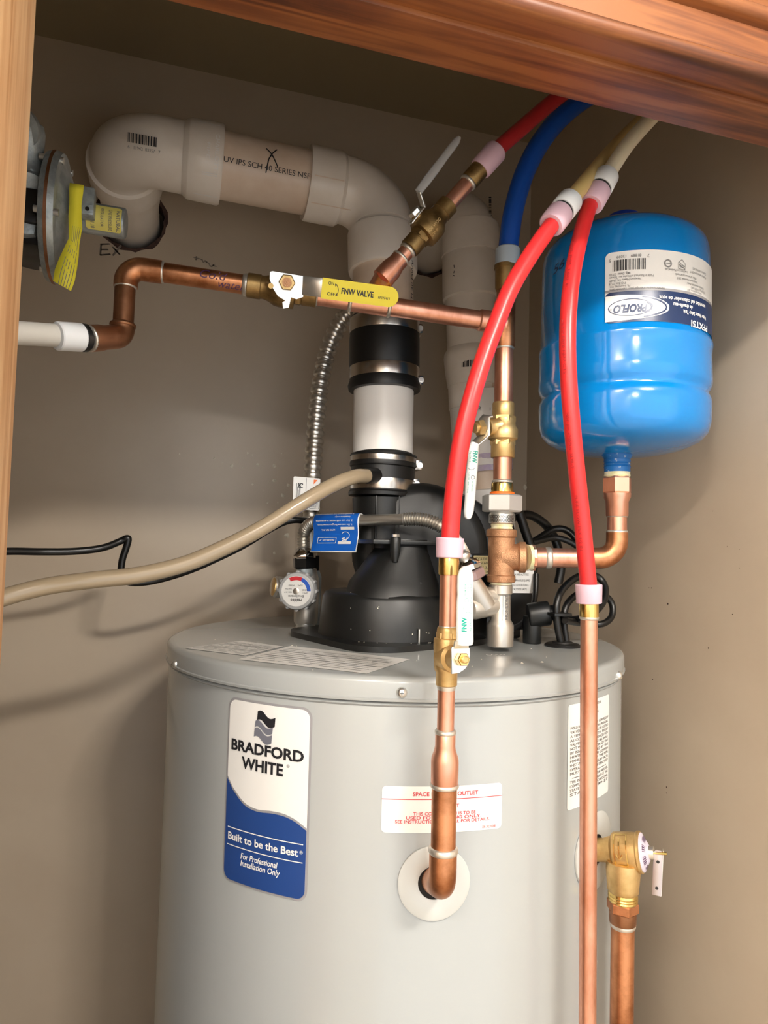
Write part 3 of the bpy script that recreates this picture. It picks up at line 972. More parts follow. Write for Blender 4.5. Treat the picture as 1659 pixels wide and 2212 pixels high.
for x, y, yy in ((854, 1185, .812), (905, 1282, .800), (783, 1280, .85)):
    q = P(x, y, yy)
    turned('screw_post', q - Vector((0, 0, .017)), q + Vector((0, 0, .014)), [(0, .0035), (.4, .0062), (.95, .0068), (1, .006)], 'black', bl, 18)
    if y < 1200:
        hexnut('post_screw', q + Vector((0, 0, .014)), q + Vector((0, 0, .018)), .0048, 'zinc', bl)
cp = []
rnd = random.Random(5)
for k in range(16):
    a = rnd.uniform(-2.6, -.9)
    cp.append((bc + Vector((math.cos(a) * (br - .014), math.sin(a) * (br - .014), .0621)), Vector((0, 0, 1)), .0013))
for k in range(9):
    a = rnd.uniform(-2.4, -1.0)
    cp.append((bc + Vector((math.cos(a) * (br + .0022), math.sin(a) * (br + .0022), rnd.uniform(.012, .05))), Vector((math.cos(a), math.sin(a), 0)), .0008))
for k in range(10):
    a = rnd.uniform(-2.5, -.8)
    cp.append((bc + Vector((math.cos(a) * (br + .011), math.sin(a) * (br + .011), .0072)), Vector((0, 0, 1)), .001))
crumbs('plaster_crumbs', cp, 'crumb', bl)

# ------------------------------------------------------------------ air intake pipe
it = thing('air_intake_pipe', 'white plastic air intake pipe bending from the rear wall hole down behind the blue hose', 'pipe', P(1040, 1050, 1.05))
iY = 1.045
k_in = (Vector((hole2.x, WY + .05, hole2.z)) )
ctop = P(1009, 437, iY)
IX = ((430, 1014), (900, 1024))
body = bend([k_in, Vector((hole2.x, WY - .04, hole2.z + .001)), Vector((ctop.x, iY, hole2.z + .001)), P(1018, 520, iY)][0:1] + [Vector((ctop.x, iY, hole2.z)), P(1018, 560, iY)], .055, 16)
# rear part: from the wall, a hub, then the bend down
w1 = Vector((ctop.x - .0, iY, hole2.z))
rod('pipe_stub', k_in, Vector((hole2.x + (ctop.x - hole2.x) * .5, (WY + iY) / 2, hole2.z)), rp, 'pvc', it, 36)
top_in = [Vector((hole2.x, WY - .02, hole2.z)), Vector((ctop.x, iY - .002, hole2.z + .002)), P(1018, 600, iY)]
sweep('elbow', bend(top_in, .052, 16), R(P(1018, 450, iY), 118), 'pvc', it, 40)
q0 = P(965, 478, 1.105)
stackpart('elbow_hub', IX, iY, [(557, 116), (556, 125), (550, 127), (500, 126), (493, 123), (491, 116)], 'pvc', it, 40)
stackpart('pipe_coupling', IX, iY, [(650, 112), (648, 124), (640, 125), (566, 124), (559, 122), (558, 112)], 'pvc', it, 40)
stackpart('pipe', IX, iY, [(885, 108), (640, 112)], 'pvc', it, 36)
stackpart('elbow_hub', IX, iY, [(838, 104), (836, 112), (800, 122), (775, 126), (765, 123), (755, 110)], 'pvc', it, 40)
IX2 = ((840, 1030), (1100, 1052))
stackpart('pipe', IX2, iY, [(1060, 104), (835, 104)], 'pvc_tan', it, 36)
stackpart('pipe_coupling', IX2, iY, [(1010, 118), (1008, 126), (870, 124), (850, 122), (848, 112)], 'pvc_white', it, 40)
stackpart('primer_stain', ((840, 1031), (1100, 1053)), iY, [(1020, 122), (990, 127.5), (985, 127.5), (984, 120)], 'primer', it, 40)
stackpart('lower_pipe', IX2, iY, [(1190, 112), (1060, 118), (1058, 108)], 'pvc_white', it, 36)
pf = along(P(1022, 700, iY), Vector((0, 0, 1)), R(P(1022, 700, iY), 124), VIEW(P(1022, 700, iY)))
text([('6    12   1', -.076, .022, .008, 'LEFT', 0, 0, -.05, -90)], along(P(1024, 800, iY), Vector((0, 0, 1)), R(P(1024, 800, iY), 124), VIEW(P(1024, 800, iY))), 'greyink', it, e=.0008)
bf = along(P(1003, 803, iY), Vector((1, 0, 0)), .2, VIEW(P(1003, 803, iY)))
cfc = P(1024, 803, iY)
crad = R(cfc, 124)
bf = upright((cfc.x, cfc.y), crad, math.atan2(CAM.y - cfc.y, CAM.x - cfc.x), cfc.z)
barcode(bf, -.020, -.004, .032, .011, 'ink', it, 8, 14)
ef = P(1052, 430, iY)
lines('marker_dash', upright((P(1018, 600, iY).x, iY), R(P(1018, 600, iY), 124), math.atan2(-iY, -P(1018, 600, iY).x), P(1018, 600, iY).z), [(-.030, .006, -.029, .001), (-.029, -.004, -.030, -.008), (-.031, -.011, -.028, -.013)], .0014, 'ink', it, e=.0008)
bb = P(1062, 452, iY - .045)
ff = flat(bb, Vector((.28, .35, -.9)), Vector((-.95, -.1, -.28)))
barcode(flat(P(1055, 425, iY - .043), Vector((.2, .35, -.9)), Vector((.9, .45, .3))), 0, 0, .030, .007, 'ink', it, 12, 12)

# ------------------------------------------------------------------ copper cold water main along the rear wall
C34, E34, C12, E12 = .0111, .0129, .0080, .0094
cm = thing('cold_water_pipe', 'long copper pipe running level across the rear wall, with an elbow at its left end', 'pipe', P(350, 588, .80))
a0, a1 = P(350, 588, .80), P(1053, 694, .745)
def onmain(x):
    q = (x - 350) / (1053 - 350)
    # x is a pixel column; find the 3d parameter that shows there
    lo, hi = -.3, 1.3
    for _ in range(40):
        m = (lo + hi) / 2
        p = a0.lerp(a1, m) if 0 <= m <= 1 else a0 + (a1 - a0) * m
        d = p - CAM
        X = 829.5 + F * d.dot(rt) / d.dot(fw)
        lo, hi = (m, hi) if X < x else (lo, m)
    return a0 + (a1 - a0) * ((lo + hi) / 2)
md = (a1 - a0).normalized()
dn0, dn1 = P(271, 617, .803), P(264, 738, .80)
cor = P(273, 577, .803)
sweep('elbow', bend([onmain(350), cor, P(271.5, 620, .803)], .017, 10), E34, 'copper_old', cm, 24)
ring(onmain(350), md, C34, .004, 'solder', cm)
rod('pipe', P(271, 612, .803), P(265, 722, .80), C34, 'copper_brown', cm)
ring(P(271, 619, .803), dn1 - dn0, C34, .0035, 'solder', cm)
lc = P(264, 727, .80)
le = P(193, 731, .772)
sweep('elbow', bend([P(265.5, 700, .80), lc, P(222, 729.5, .783)], .013, 8), E34, 'copper_brown', cm, 24)
turned('reducer', P(236, 729, .788), le, [(0, E34), (.25, E34), (.5, E34 + .0012), (1, E34 + .0012)], 'copper_brown', cm)
ring(le, le - lc, E34, .003, 'solder', cm)
ring(P(265.4, 703, .80), dn1 - dn0, E34, .003, 'copper_brown', cm, 'socket_rim')
rod('pipe', onmain(350), onmain(533), C34, 'copper_old', cm)
ring(onmain(533), md, C34 + .0005, .006, 'solder', cm)
rod('pipe', onmain(683), onmain(1040), C34, 'copper', cm)
turned('tee_sleeve', onmain(756), onmain(840), [(0, E34 - .0006), (1, E34 - .0006)], 'copper', cm)
for x in (683, 756, 840):
    ring(onmain(x), md, E34 - .0006 if x > 700 else C34, .003, 'solder', cm)
sY = .745
tx = lambda y: 1080 + (1395 - y) * 11 / 775
turned('tee_socket', onmain(1034), onmain(1090), [(0, C34 + .0005), (.05, E34), (1, E34)], 'copper', cm)
rod('tee', P(tx(750), 752, sY), P(tx(652), 652, sY), E34, 'copper_old', cm, 24, .001)
ring(P(tx(752), 752, sY), Vector((0, 0, 1)), C34, .003, 'solder', cm)
rod('pipe', P(tx(752), 752, sY), P(tx(872), 872, sY), C34, 'copper', cm)
rod('pipe', P(tx(655), 655, sY), P(tx(615), 615, sY), C34 - .001, 'copper_brown', cm)
turned('hose_fitting', P(tx(628), 628, sY), P(tx(574), 574, sY), [(0, .0108), (.1, .012), (.85, .0124), (.86, .0135), (1, .0135)], 'brass_old', cm)
mf = along(onmain(430), md, C34, VIEW(onmain(430)) + Vector((0, 0, -.1)))
text([('Cold', 0, .002, .0155, 'LEFT', 0, .3, -.03), ('water', .021, -.006, .014, 'LEFT', 0, .35, -.03)], mf, 'purpleink', cm, name='handwriting', e=.0005)

def valve_body(root, p0, p1, r, sd, m, stem_len, lump=1.34):
    d = (p1 - p0)
    turned('valve_body', p0, p1, [(0, r * .97), (.01, r * 1.02), (.20, r * 1.02), (.21, r * .97), (.31, r * 1.0), (.32, r * lump), (.36, r * lump * 1.03), (.52, r * lump * 1.03), (.60, r * lump * .98), (.68, r * 1.12), (.76, r * .98), (.80, r * .98), (.81, r * 1.05), (.99, r * 1.05), (1, r * .97)], m, root, 32)
    c = p0 + d * .46
    s = sd - d.normalized() * sd.dot(d.normalized())
    s.normalize()
    hexnut('valve_hex', p0 + d * .22, p0 + d * .31, r * 1.14, m, root, ref=s)
    turned('stem_boss', c, c + s * stem_len, [(0, r * .95), (.5, r * .82), (.72, r * .66), (.98, r * .62), (1, r * .5)], m, root, 24)
    return c, s

# yellow handled valve
v1 = thing('ball_valve', 'brass ball valve with yellow lettered handle on the copper pipe along the rear wall', 'valve', onmain(610))
c, s = valve_body(v1, onmain(684), onmain(534), .0133, VIEW(onmain(610)) + Vector((0, 0, .12)), 'brass_old', .025, 1.42)
hp0 = P(620, 610, c.y - .030)
yY = hp0.y
nrm = VIEW(hp0)
hx = (P(760, 624, yY) - P(640, 613, yY)).normalized()
hx = (hx - nrm * hx.dot(nrm)).normalized()
hy = nrm.cross(hx)
pxm = dep(hp0) / F
pl = [(-37, 18), (-32, 20), (34, 16), (36, -27), (22, -33), (10, -30), (6, -52), (-6, -55), (-8, -42), (-2, -38), (-18, -30), (-30, -14), (-37, 4)]
plate('handle_plate', hp0, hx, hy, [(x * pxm, y * pxm) for x, y in pl], .0022, 'zinc', v1)
ribbon('handle_arm', [hp0 + hx * (34 * pxm) - hy * (3 * pxm), hp0 + hx * (60 * pxm) - hy * (4 * pxm) + nrm * .009, hp0 + hx * (80 * pxm) - hy * (4 * pxm) + nrm * .010], 40 * pxm, .0022, hy, 'zinc', v1)
g0 = hp0 + hx * (74 * pxm) - hy * (5 * pxm) + nrm * .010
gL, gw = 168 * pxm, 43 * pxm
go = [(0, -gw / 2), (gL - gw / 2, -gw / 2)] + [(gL - gw / 2 + gw / 2 * math.cos(a), gw / 2 * math.sin(a)) for a in [math.radians(-80 + 20 * k) for k in range(9)]] + [(gL - gw / 2, gw / 2), (0, gw / 2)]
gdx = (P(850, 638, yY - .01) - P(697, 618, yY - .01)).normalized()
gdx = (gdx - nrm * gdx.dot(nrm)).normalized()
gdy = nrm.cross(gdx)
gp = plate('handle_grip', g0, gdx, gdy, go, .0062, 'yellow', v1)
gf = flat(g0 + nrm * .0031, gdx, gdy)
k = pxm
text([('FNW VALVE', 42 * k, -6 * k, 19 * k, 'LEFT', .03, 0, -70 * k), ('ON', 13 * k, 9 * k, 11 * k, 'LEFT', .004, 0, -12 * k), ('OFF', 12 * k, -13 * k, 11 * k, 'LEFT', .004, 0, -17 * k), ('FNW411', 123 * k, -7 * k, 9.5 * k, 'LEFT', 0, 0, -25 * k)], gf, 'ink', gp, e=.0004)
lines('printed_arrow', gf, poly2seg(circ(22 * k, -1 * k, 14 * k, 10, -50, 55)) + [(28 * k, 12 * k, 29 * k, 7 * k), (28 * k, 12 * k, 33 * k, 10 * k), (31 * k, -12 * k, 36 * k, -10 * k), (31 * k, -12 * k, 33 * k, -7 * k)], 1.1 * k, 'ink', gp, e=.0004)
hexnut('stem_nut', hp0 + nrm * .0011, hp0 + nrm * .009, 18 * pxm, 'brass', v1, ref=hx)
turned('stem', hp0 + nrm * .009, hp0 + nrm * .0125, [(0, 10 * pxm), (.8, 10 * pxm), (.85, 8 * pxm), (.86, 2 * pxm), (1, 2 * pxm)], 'bronze', v1, 20)
rod('stop_pin', hp0 + hx * (-42 * pxm) - hy * (8 * pxm) - nrm * .014, hp0 + hx * (-34 * pxm) - hy * (10 * pxm) + nrm * .003, .003, 'brass', v1, 12)

# ------------------------------------------------------------------ copper branch climbing to the right, its valve and red hose coloured darker for shade
dY0, dY1 = .725, .690
def dg(x):
    q = (x - 800) / (1055 - 800)
    y = 632 + (345 - 632) * q
    return P(x, y, dY0 + (dY1 - dY0) * q)
br_ = thing('copper_branch_pipe', 'copper branch slanting up to the right behind the yellow handle', 'pipe', dg(800))
dd = (dg(1055) - dg(800)).normalized()
turned('tee_branch', onmain(797).lerp(dg(835), .22), dg(835), [(0, E34 - .0028), (.25, E34 - .0012), (1, E34 - .001)], 'copper', br_)
turned('reducer', dg(826), dg(866), [(0, .0125), (.45, .0125), (.75, .0104), (1, .0104)], 'copper', br_)
rod('pipe', dg(860), dg(884), .0088, 'copper', br_)
ring(dg(866), dd, .0098, .0025, 'solder', br_)
ring(dg(881), dd, .0092, .003, 'solder', br_)
rod('pipe', dg(966), dg(1014), .0088, 'copper', br_)
ring(dg(1011), dd, .0092, .003, 'solder', br_)
v2 = thing('ball_valve', 'tarnished brass ball valve on the slanting copper branch, worn white lever pointing up', 'valve', dg(925))
c, s = valve_body(v2, dg(884), dg(970), .0112, Vector((-.8, -.25, .62)), 'brass_old', .021, 1.55)
t0 = P(903, 437, c.y - .012)
wv = VIEW(t0)
st = c + s * .0195
tip = P(992, 297, c.y - .02)
kn = P(904, 414, c.y - .016)
wd2 = dd.cross(s).normalized()
ribbon('lever_plate', [st - dd * .012 - s * .002, st + dd * .003, st + dd * .012, kn], [.012, .018, .012, .008], .0022, wd2, 'zinc', v2)
hexnut('stem_nut', st, st + s * .006, .0075, 'zinc', v2)
side = (tip - kn).normalized()
lv = [kn + (tip - kn) * q for q in (0, .06, .2, .4, .6, .8, .93, 1)]
ribbon('lever', lv, [.008, .0085, .0095, .0095, .0085, .0085, .008, .004], .0042, side.cross(wv).normalized() + wv * .15, 'greyplastic', v2)
text([('600 WOG', -.009, .001, .0052, 'LEFT', 0), ('CWP', -.009, -.005, .0052, 'LEFT', 0)], along(c, dd, .0112 * 1.58, VIEW(c) + Vector((.2, 0, -.25))), 'brass', v2, name='cast_lettering', e=.0004)
hs = thing('red_hose_shaded', 'red plastic water hose, colour darkened for shade, disappearing up behind the wooden header', 'hose', dg(1055))
ppt = [dg(1045), dg(1075), P(1120, 283, dY1 - .002), P(1180, 231, dY1), P(1240, 185, dY1), P(1330, 130, dY1 + .01)]
sweep('tube', spline(ppt, 8), .0088, 'red_shaded', hs, 24)
turned('brass_insert', dg(1013), dg(1040), [(0, .0098), (.1, .0108), (.9, .0108), (1, .0112)], 'brass_old', hs)
turned('end_ring', dg(1036), dg(1074), [(0, .0118), (.06, .0128), (.92, .0132), (1, .012)], 'redring', hs)

# blue hose
bh = thing('blue_hose', 'blue plastic water hose with grey end ring rising behind the wooden header', 'hose', P(1098, 575, sY))
bp_ = [P(1096, 565, sY), P(1098, 537, sY), P(1108, 462, .74), P(1131, 380, .735), P(1166, 310, .73), P(1215, 250, .725), P(1275, 205, .725), P(1360, 165, .725)]
sweep('tube', spline(bp_, 8), R(P(1098, 530, sY), 43), 'bluepex', bh, 24)
stackpart('end_ring', ((537, 1097), (576, 1096)), sY, [(576, 48), (574, 53), (540, 53), (537, 48)], 'bluering', bh)

# grey hose at the left
gh = thing('grey_hose', 'pale grey plastic hose entering from the left with a white end ring', 'hose', P(120, 722, .75))
sweep('tube', [P(-80, 715, .70), P(45, 720, .737), P(150, 726, .762)], .0116, 'greypex', gh, 24)
turned('end_ring', P(122, 726, .752), P(176, 729, .768), [(0, .0135), (.05, .0146), (.95, .0148), (1, .0135)], 'whitering', gh)
turned('brass_insert', P(177, 729.5, .768), P(191, 730.5, .772), [(0, .0132), (.1, .0146), (.6, .0146), (.65, .0125), (1, .0125)], 'darknut', gh)

# ------------------------------------------------------------------ upright cold stack over the heater
def sp(name, prof, m, root, **k):
    xs = ((620, tx(620)), (1395, tx(1395)))
    return stackpart(name, xs, sY, prof, m, root, **k)
v3 = thing('ball_valve', 'brass ball valve in the upright copper pipe, white lettered lever hanging down', 'valve', P(tx(990), 990, sY))
sp('valve_body', [(989, 48), (987, 51), (958, 51), (956, 47), (953, 50), (949, 62), (944, 64), (928, 64), (922, 55), (905, 50), (904, 46), (899, 46), (898, 47), (872, 47), (870, 44)], 'brass', v3)
sp('valve_hex', [(962, 54), (951, 54)], 'brass', v3, hexa=True)
sp('valve_hex', [(912, 54), (900, 54)], 'brass', v3, hexa=True)
vcen = P(tx(922), 922, sY)
sdir = (P(1028, 925, sY - .005) - vcen).normalized()
turned('stem_boss', vcen, P(1052, 924, sY - .004), [(0, .0135), (.45, .0125), (.6, .0105), (1, .0105)], 'brass', v3, 24)
sp_ = P(1044, 924, sY - .005)
hexnut('stem_nut', P(1043, 924, sY - .005), P(1031, 924.5, sY - .006), .0098, 'brass', v3)
rod('stem', P(1032, 924.5, sY - .006), P(1025, 925, sY - .0065), .006, 'brass', v3, 16)
lw = Vector((.35, 1, 0)).normalized()
lY = sY - .006
ribbon('lever_plate', [P(1060, 899, lY), P(1050, 899, lY), P(1046, 905, lY), P(1046, 940, lY), P(1036, 950, lY), P(1022, 962, lY)], [.012, .014, .016, .017, .015, .0135], .0021, VIEW(vcen) + Vector((.9, 0, 0)), 'zinc', v3)
lp0 = [P(1026, 958, lY - .01), P(1022, 968, lY - .01), P(1021, 1000, lY - .01), P(1017, 1040, lY - .01), P(1015, 1080, lY - .01), P(1012, 1105, lY - .01), P(1011, 1117, lY - .01), P(1011, 1121, lY - .01)]
km = dep(lp0[2]) / F
gr = ribbon('lever_grip', lp0, [18 * km, 23 * km, 23 * km, 24 * km, 22 * km, 21 * km, 15 * km, 7 * km], .0085, Vector((1, -.25, 0)), 'whitegrip', v3, bev=.35)
lo_ = P(1018, 1030, lY - .01)
ldn = (lp0[5] - lp0[2]).normalized()
lsd = (Vector((1, -.25, 0)) - ldn * Vector((1, -.25, 0)).dot(ldn)).normalized()
lff = flat(lo_ + ldn.cross(lsd) * 0 + (lsd.cross(-ldn)) * .0043, ldn, -lsd if False else lsd.cross(ldn).cross(ldn))
nn_ = ldn.cross(lsd)
if nn_.dot(VIEW(lo_)) < 0:
    nn_ = -nn_
vv_ = nn_.cross(ldn)
lff = flat(lo_ + nn_ * .0043, ldn, vv_)
text([('FNW', -56 * km, -2 * km, 16 * km, 'LEFT', .035, 0, -26 * km), ('Fig. X411C', -54 * km, -9 * km, 6 * km, 'LEFT', 0, 0, -24 * km), ('ASTM B584', 10 * km, 1 * km, 5 * km, 'LEFT', 0, 0, -24 * km), ('CLOSE  600 WOG', -8 * km, -8 * km, 4.6 * km, 'LEFT', 0, 0, -44 * km)], lff, 'greenink', gr, e=.0005)
lines('printed_arc', lff, poly2seg(circ(-22 * km, -3 * km, 8 * km, 8, -60, 60)) + poly2seg(circ(2 * km, 2 * km, 4 * km, 10)), .8 * km, 'ink', gr, e=.0005)
un = thing('dielectric_union', 'grey steel pipe union with hex nut and orange washer above the bronze tee', 'pipe fitting', P(tx(1132), 1132, sY))
sp('copper_stub', [(1045, 39), (988, 40)], 'copper', un)
ring(P(tx(1041), 1041, sY), Vector((0, 0, 1)), R(P(tx(1041), 1041, sY), 40), .003, 'solder', un)
sp('tailpiece', [(1066, 48), (1046, 47), (1043, 44)], 'brass_bright', un)
sp('washer', [(1070, 50), (1069, 53), (1064, 53), (1063, 50)], 'orange', un)
sp('union_nut', [(1106, 78), (1103, 86), (1072, 86), (1069, 76)], 'zincmatt', un, hexa=True, ref=Vector((math.cos(.62), -math.sin(.62), 0)))
sp('union_collar', [(1132, 52), (1130, 57), (1112, 57), (1109, 53), (1105, 52)], 'zinc', un)
kp = P(tx(1121), 1121, sY)
kf = upright((kp.x, kp.y), R(kp, 57), math.atan2(-kp.y, -kp.x), kp.z)
kk = dep(kp) / F
sgs = []
for i in range(-8, 9):
    sgs += [((i * 3.6 - 4) * kk, -8 * kk, (i * 3.6 + 4) * kk, 8 * kk), ((i * 3.6 + 4) * kk, -8 * kk, (i * 3.6 - 4) * kk, 8 * kk)]
lines('knurling', kf, sgs, .9 * kk, 'darknut', un, e=.0003, kind='stuff')
te = thing('bronze_tee', 'cast bronze tee fitting between the steel union and the silver valve body', 'pipe fitting', P(tx(1258), 1258, sY))
sp('thread_sealant', [(1146, 46), (1142, 48), (1138, 45), (1134, 48), (1131, 45)], 'paste', te)
sp('tee_body', [(1258, 56), (1256, 62), (1244, 62), (1241, 56), (1162, 57), (1159, 65), (1145, 65), (1143, 58)], 'bronze', te)
tb0, tb1 = P(tx(1203), 1203, sY), P(1136, 1204, sY - .012)
turned('tee_branch', tb0, tb1, [(0, .0168), (.62, .0158), (.70, .0172), (.72, .0184), (.97, .0184), (1, .017)], 'bronze', te, 32)
sp('thread_sealant', [(1270, 42), (1264, 46), (1258, 48)], 'paste', te)
tcp = P(tx(1200), 1200, sY)
tf = upright((tcp.x, tcp.y), R(tcp, 57), math.atan2(-tcp.y, -tcp.x), tcp.z)
text([('BS', -8 * kk, -5 * kk, 15 * kk, 'LEFT', .01, 0, -14 * kk)], tf, 'bronze', te, name='cast_lettering', e=.0007)
text([('THAILAND', -24 * kk, -54 * kk, 12 * kk, 'LEFT', .01, 0, -46 * kk), ('LF', -4 * kk, 44 * kk, 12 * kk, 'LEFT', .01, 0, -14 * kk)], upright((tcp.x, tcp.y), R(tcp, 63), math.atan2(-tcp.y, -tcp.x), tcp.z), 'bronze', te, name='cast_lettering', e=.0007)

# silver body under the tee
cb = thing('cold_inlet_body', 'cast silver inlet fitting standing on the heater lid below the bronze tee', 'pipe fitting', P(tx(1395), 1395, sY))
sp('body', [(1396, 52), (1394, 57), (1352, 58), (1346, 55), (1338, 44), (1285, 42), (1282, 50), (1264, 50), (1261, 44), (1260, 30)], 'nickel', cb)
j0, j1 = P(tx(1305) - 4, 1305, sY + .004), P(1010, 1316, sY - .008)
turned('side_arm', j0, j1, [(0, .0125), (.8, .0132), (.93, .0115), (1, .006)], 'nickel', cb, 28)
k0, k1 = P(1046, 1308, sY - .004), P(1015, 1248, sY - .010)
turned('flared_arm', k0, k1, [(0, .0145), (.35, .0135), (1, .0105)], 'nickel', cb, 28)
rod('arm_bridge', P(tx(1290), 1290, sY + .002), P(1042, 1284, sY - .002), .010, 'nickel', cb)
nf = upright((P(tx(1300), 1300, sY).x, sY), R(P(tx(1300), 1300, sY), 43), math.atan2(-sY, -P(tx(1300), 1300, sY).x), P(tx(1300), 1300, sY).z)
text([('HONEYWELL', -36 * kk, -13 * kk, 11 * kk, 'LEFT', .01, 0, -62 * kk, 90)], shift(nf, 14 * kk + 36 * kk - 4 * kk - 14 * kk + 8 * kk, 0) if False else nf, 'greyink', cb, name='cast_lettering', e=.0006) if False else None
text([('HONEYWELL', 16 * kk, -36 * kk, 10 * kk, 'LEFT', .01, 0, -62 * kk, 90)], nf, 'greyink', cb, name='cast_lettering', e=.0006)
lines('cast_frame', nf, poly2seg([(5 * kk, -39 * kk), (18 * kk, -39 * kk), (18 * kk, 30 * kk), (5 * kk, 30 * kk)], True), 1 * kk, 'galv', cb, e=.0006)

# expansion tank and the copper pipe under it
eYt = .700
ET = P(1345, 740, eYt)
ec = (ET.x, ET.y)
zb_ = P(1338, 985, eYt).z
ztp = P(1351, 506, eYt).z
HT = ztp - zb_
RT = .0988
et = thing('expansion_tank', 'glossy blue expansion tank with an upside down label hanging on the right', 'tank', (ec[0], ec[1], zb_))
print('exp tank', ec, zb_, ztp, HT, 'right side', ec[0] + RT)
zf = lambda py: (AC(1345, py, ec, .098)[0].z - zb_) / HT
pr = [(0, .008), (.004, .030), (.014, .052), (.032, .072), (.058, .0865), (.09, .0945), (.13, .0975), (zf(845), .0983), (zf(832), .0975), (zf(826), .0955), (zf(820), .0945), (zf(813), .0952), (zf(806), .0975), (zf(797), .0988), (zf(775), .0986), (zf(730), .0980), (zf(718), .0988), (zf(712), .0992), (zf(706), .0988), (zf(702), .0972), (zf(620), .0968), (.80, .0964), (.87, .0956), (.905, .0930), (.935, .0870), (.960, .0770), (.980, .0610), (.993, .040), (1, .010)]
base_ = Vector((ec[0], ec[1], zb_))
turned('shell', base_, base_ + Vector((0, 0, HT)), pr, 'bluetank', et, 96, angle=70)
q = P(1350, 482, eYt)
turned('valve_cap', Vector((q.x - .002, q.y, ztp - .006)), Vector((q.x - .002, q.y, ztp + .024)), [(0, .023), (.6, .023), (.9, .019), (1, .010)], 'bluecap', et, 32)
sxs = ((980, 1333), (1150, 1333))
stackpart('threaded_boss', sxs, eYt, [(1022, 50), (1020, 54), (1012, 54), (1009, 56), (1006, 53), (1003, 56), (1000, 53), (997, 56), (992, 54), (986, 62), (976, 70)], 'bluethread', et)
# label of the expansion tank
LR = .0972
def emap(px, py):
    p, th = AC(px, py, ec, LR)
    return th, p.z
th0, z_ = emap(1307, 620)
zt1 = emap(1309, 548)[1]
zb1 = emap(1308, 700)[1]
W = 1.75 * LR
H = zt1 - zb1
f = upright(ec, LR, th0, zb1)
print('tank label', W, H)
el = panel('tank_label', f, W, H, .006, 'white', et, 40, .0003)
panel('label_band', f, W, H * .43, .006, 'navy2', el, 40, .0006)
panel('label_stripe', f, W, H * .035, 0, 'greyline', el, 40, .0007, v0=H * .43)
fu = flip(f, W, H)               # the tank hangs head down, so everything reads from the far corner
ov = [(W - .0005, H * .99)] + [(W - .060 * math.cos(math.radians(90 - 90 * k / 16)) * 1.12 + .0 , H * .79 + H * .205 * math.cos(math.radians(180 * k / 16))) for k in range(17)]
oval = []
for k in range(25):
    a = math.radians(-90 + 180 * k / 24)
    oval.append((.010 + .0565 * math.cos(a), H * .197 + H * .185 * math.sin(a)))
oval = [(.0008, H * .012)] + oval + [(.0008, H * .382)]
V, Fc = [], []
oval = [(.0006, H * .02), (.0006, H * .37)]
us = [.0006 + .0665 * i / 20 for i in range(21)]
hh = lambda u: H * .18 * math.sqrt(max(1 - ((u - .012) / .056) ** 2, 0)) if u > .012 else H * .18
for u in us:
    V += [f(u, H * .2 - hh(u), .0009), f(u, H * .2 + hh(u), .0009)]
mesh('logo_field', V, [(2 * i, 2 * i + 2, 2 * i + 3, 2 * i + 1) for i in range(20)], 'white', el)
panel('logo_field_edge', f, .014, H * .36, .005, 'white', el, 8, .0008, v0=H * .02, u0=.0004)
lines('logo_arc', f, poly2seg(circ(.012, H * .2, .052, 16, -58, 60, ry=H * .165)), .0018, 'navy2', el, e=.0012)
lines('logo_ring', f, poly2seg(circ(.0265, H * .2, .0225, 40, 8, 330, ry=H * .115)), .0009, 'navy2', el, e=.0012)
lines('logo_swoosh', f, poly2seg(circ(.0265, H * .2, .0215, 12, -50, 40, ry=H * .105)), .0022, 'navy2', el, e=.0013)
fl_ = lambda a, b: flip(f, a * 2, b * 2)
def ftext(items, m, name='lettering', e=.0011):
    """items placed by the label's own corner, drawn head down"""
    text(items, fu, m, el, name=name, e=e)
ub = lambda u: W - u             # label position u seen from the left edge
ftext([('PROFLO', ub(.0435), H * .765, .0132, 'LEFT', .05, .22, -.0345)], 'navy2')
ftext([('\u00ae', ub(.0075), H * .80, .004, 'LEFT')], 'navy2')
ftext([('seguridad del calentador de agua', ub(.122), H * .645, .0066, 'LEFT', .02, 0, -.066), ('de chauffe-eau', ub(.098), H * .725, .0066, 'LEFT', .02, 0, -.026), ('Water Heater Safety Tank', ub(.124), H * .805, .0066, 'LEFT', .02, 0, -.040), ('PFXT5I', ub(.128), H * .93, .011, 'LEFT', .03, 0, -.032)], 'white')
ftext([('Manufactured for/ Fabriqu\u00e9 pour/ Fabricado para:', ub(.062), H * .525, .0040, 'LEFT', 0, 0, -.057), ('PL Sourcing, Inc.', ub(.026), H * .482, .0040, 'LEFT', 0, 0, -.021), ('P.O.Box 2778', ub(.0215), H * .438, .0040, 'LEFT', .004, 0, -.017), ('Newport News, VA 23609', ub(.037), H * .394, .0040, 'LEFT', .004, 0, -.032), ('Made in/Fabriqu\u00e9 a/Hecho en: Taiwan', ub(.050), H * .35, .0040, 'LEFT', 0, 0, -.045), ('Mfg. Date:  07/23', ub(.026), H * .306, .0040, 'LEFT', .006, 0, -.021), ('7', ub(.0455), H * .065, .0056, 'LEFT'), ('81889   13099', ub(.037), H * .06, .0050, 'LEFT', 0, 0, -.025), ('5', ub(.0062), H * .10, .0056, 'LEFT')], 'greyink')
barcode(f, .0080, H * .725, .0345, H * .155, 'ink', el, 21, 28)
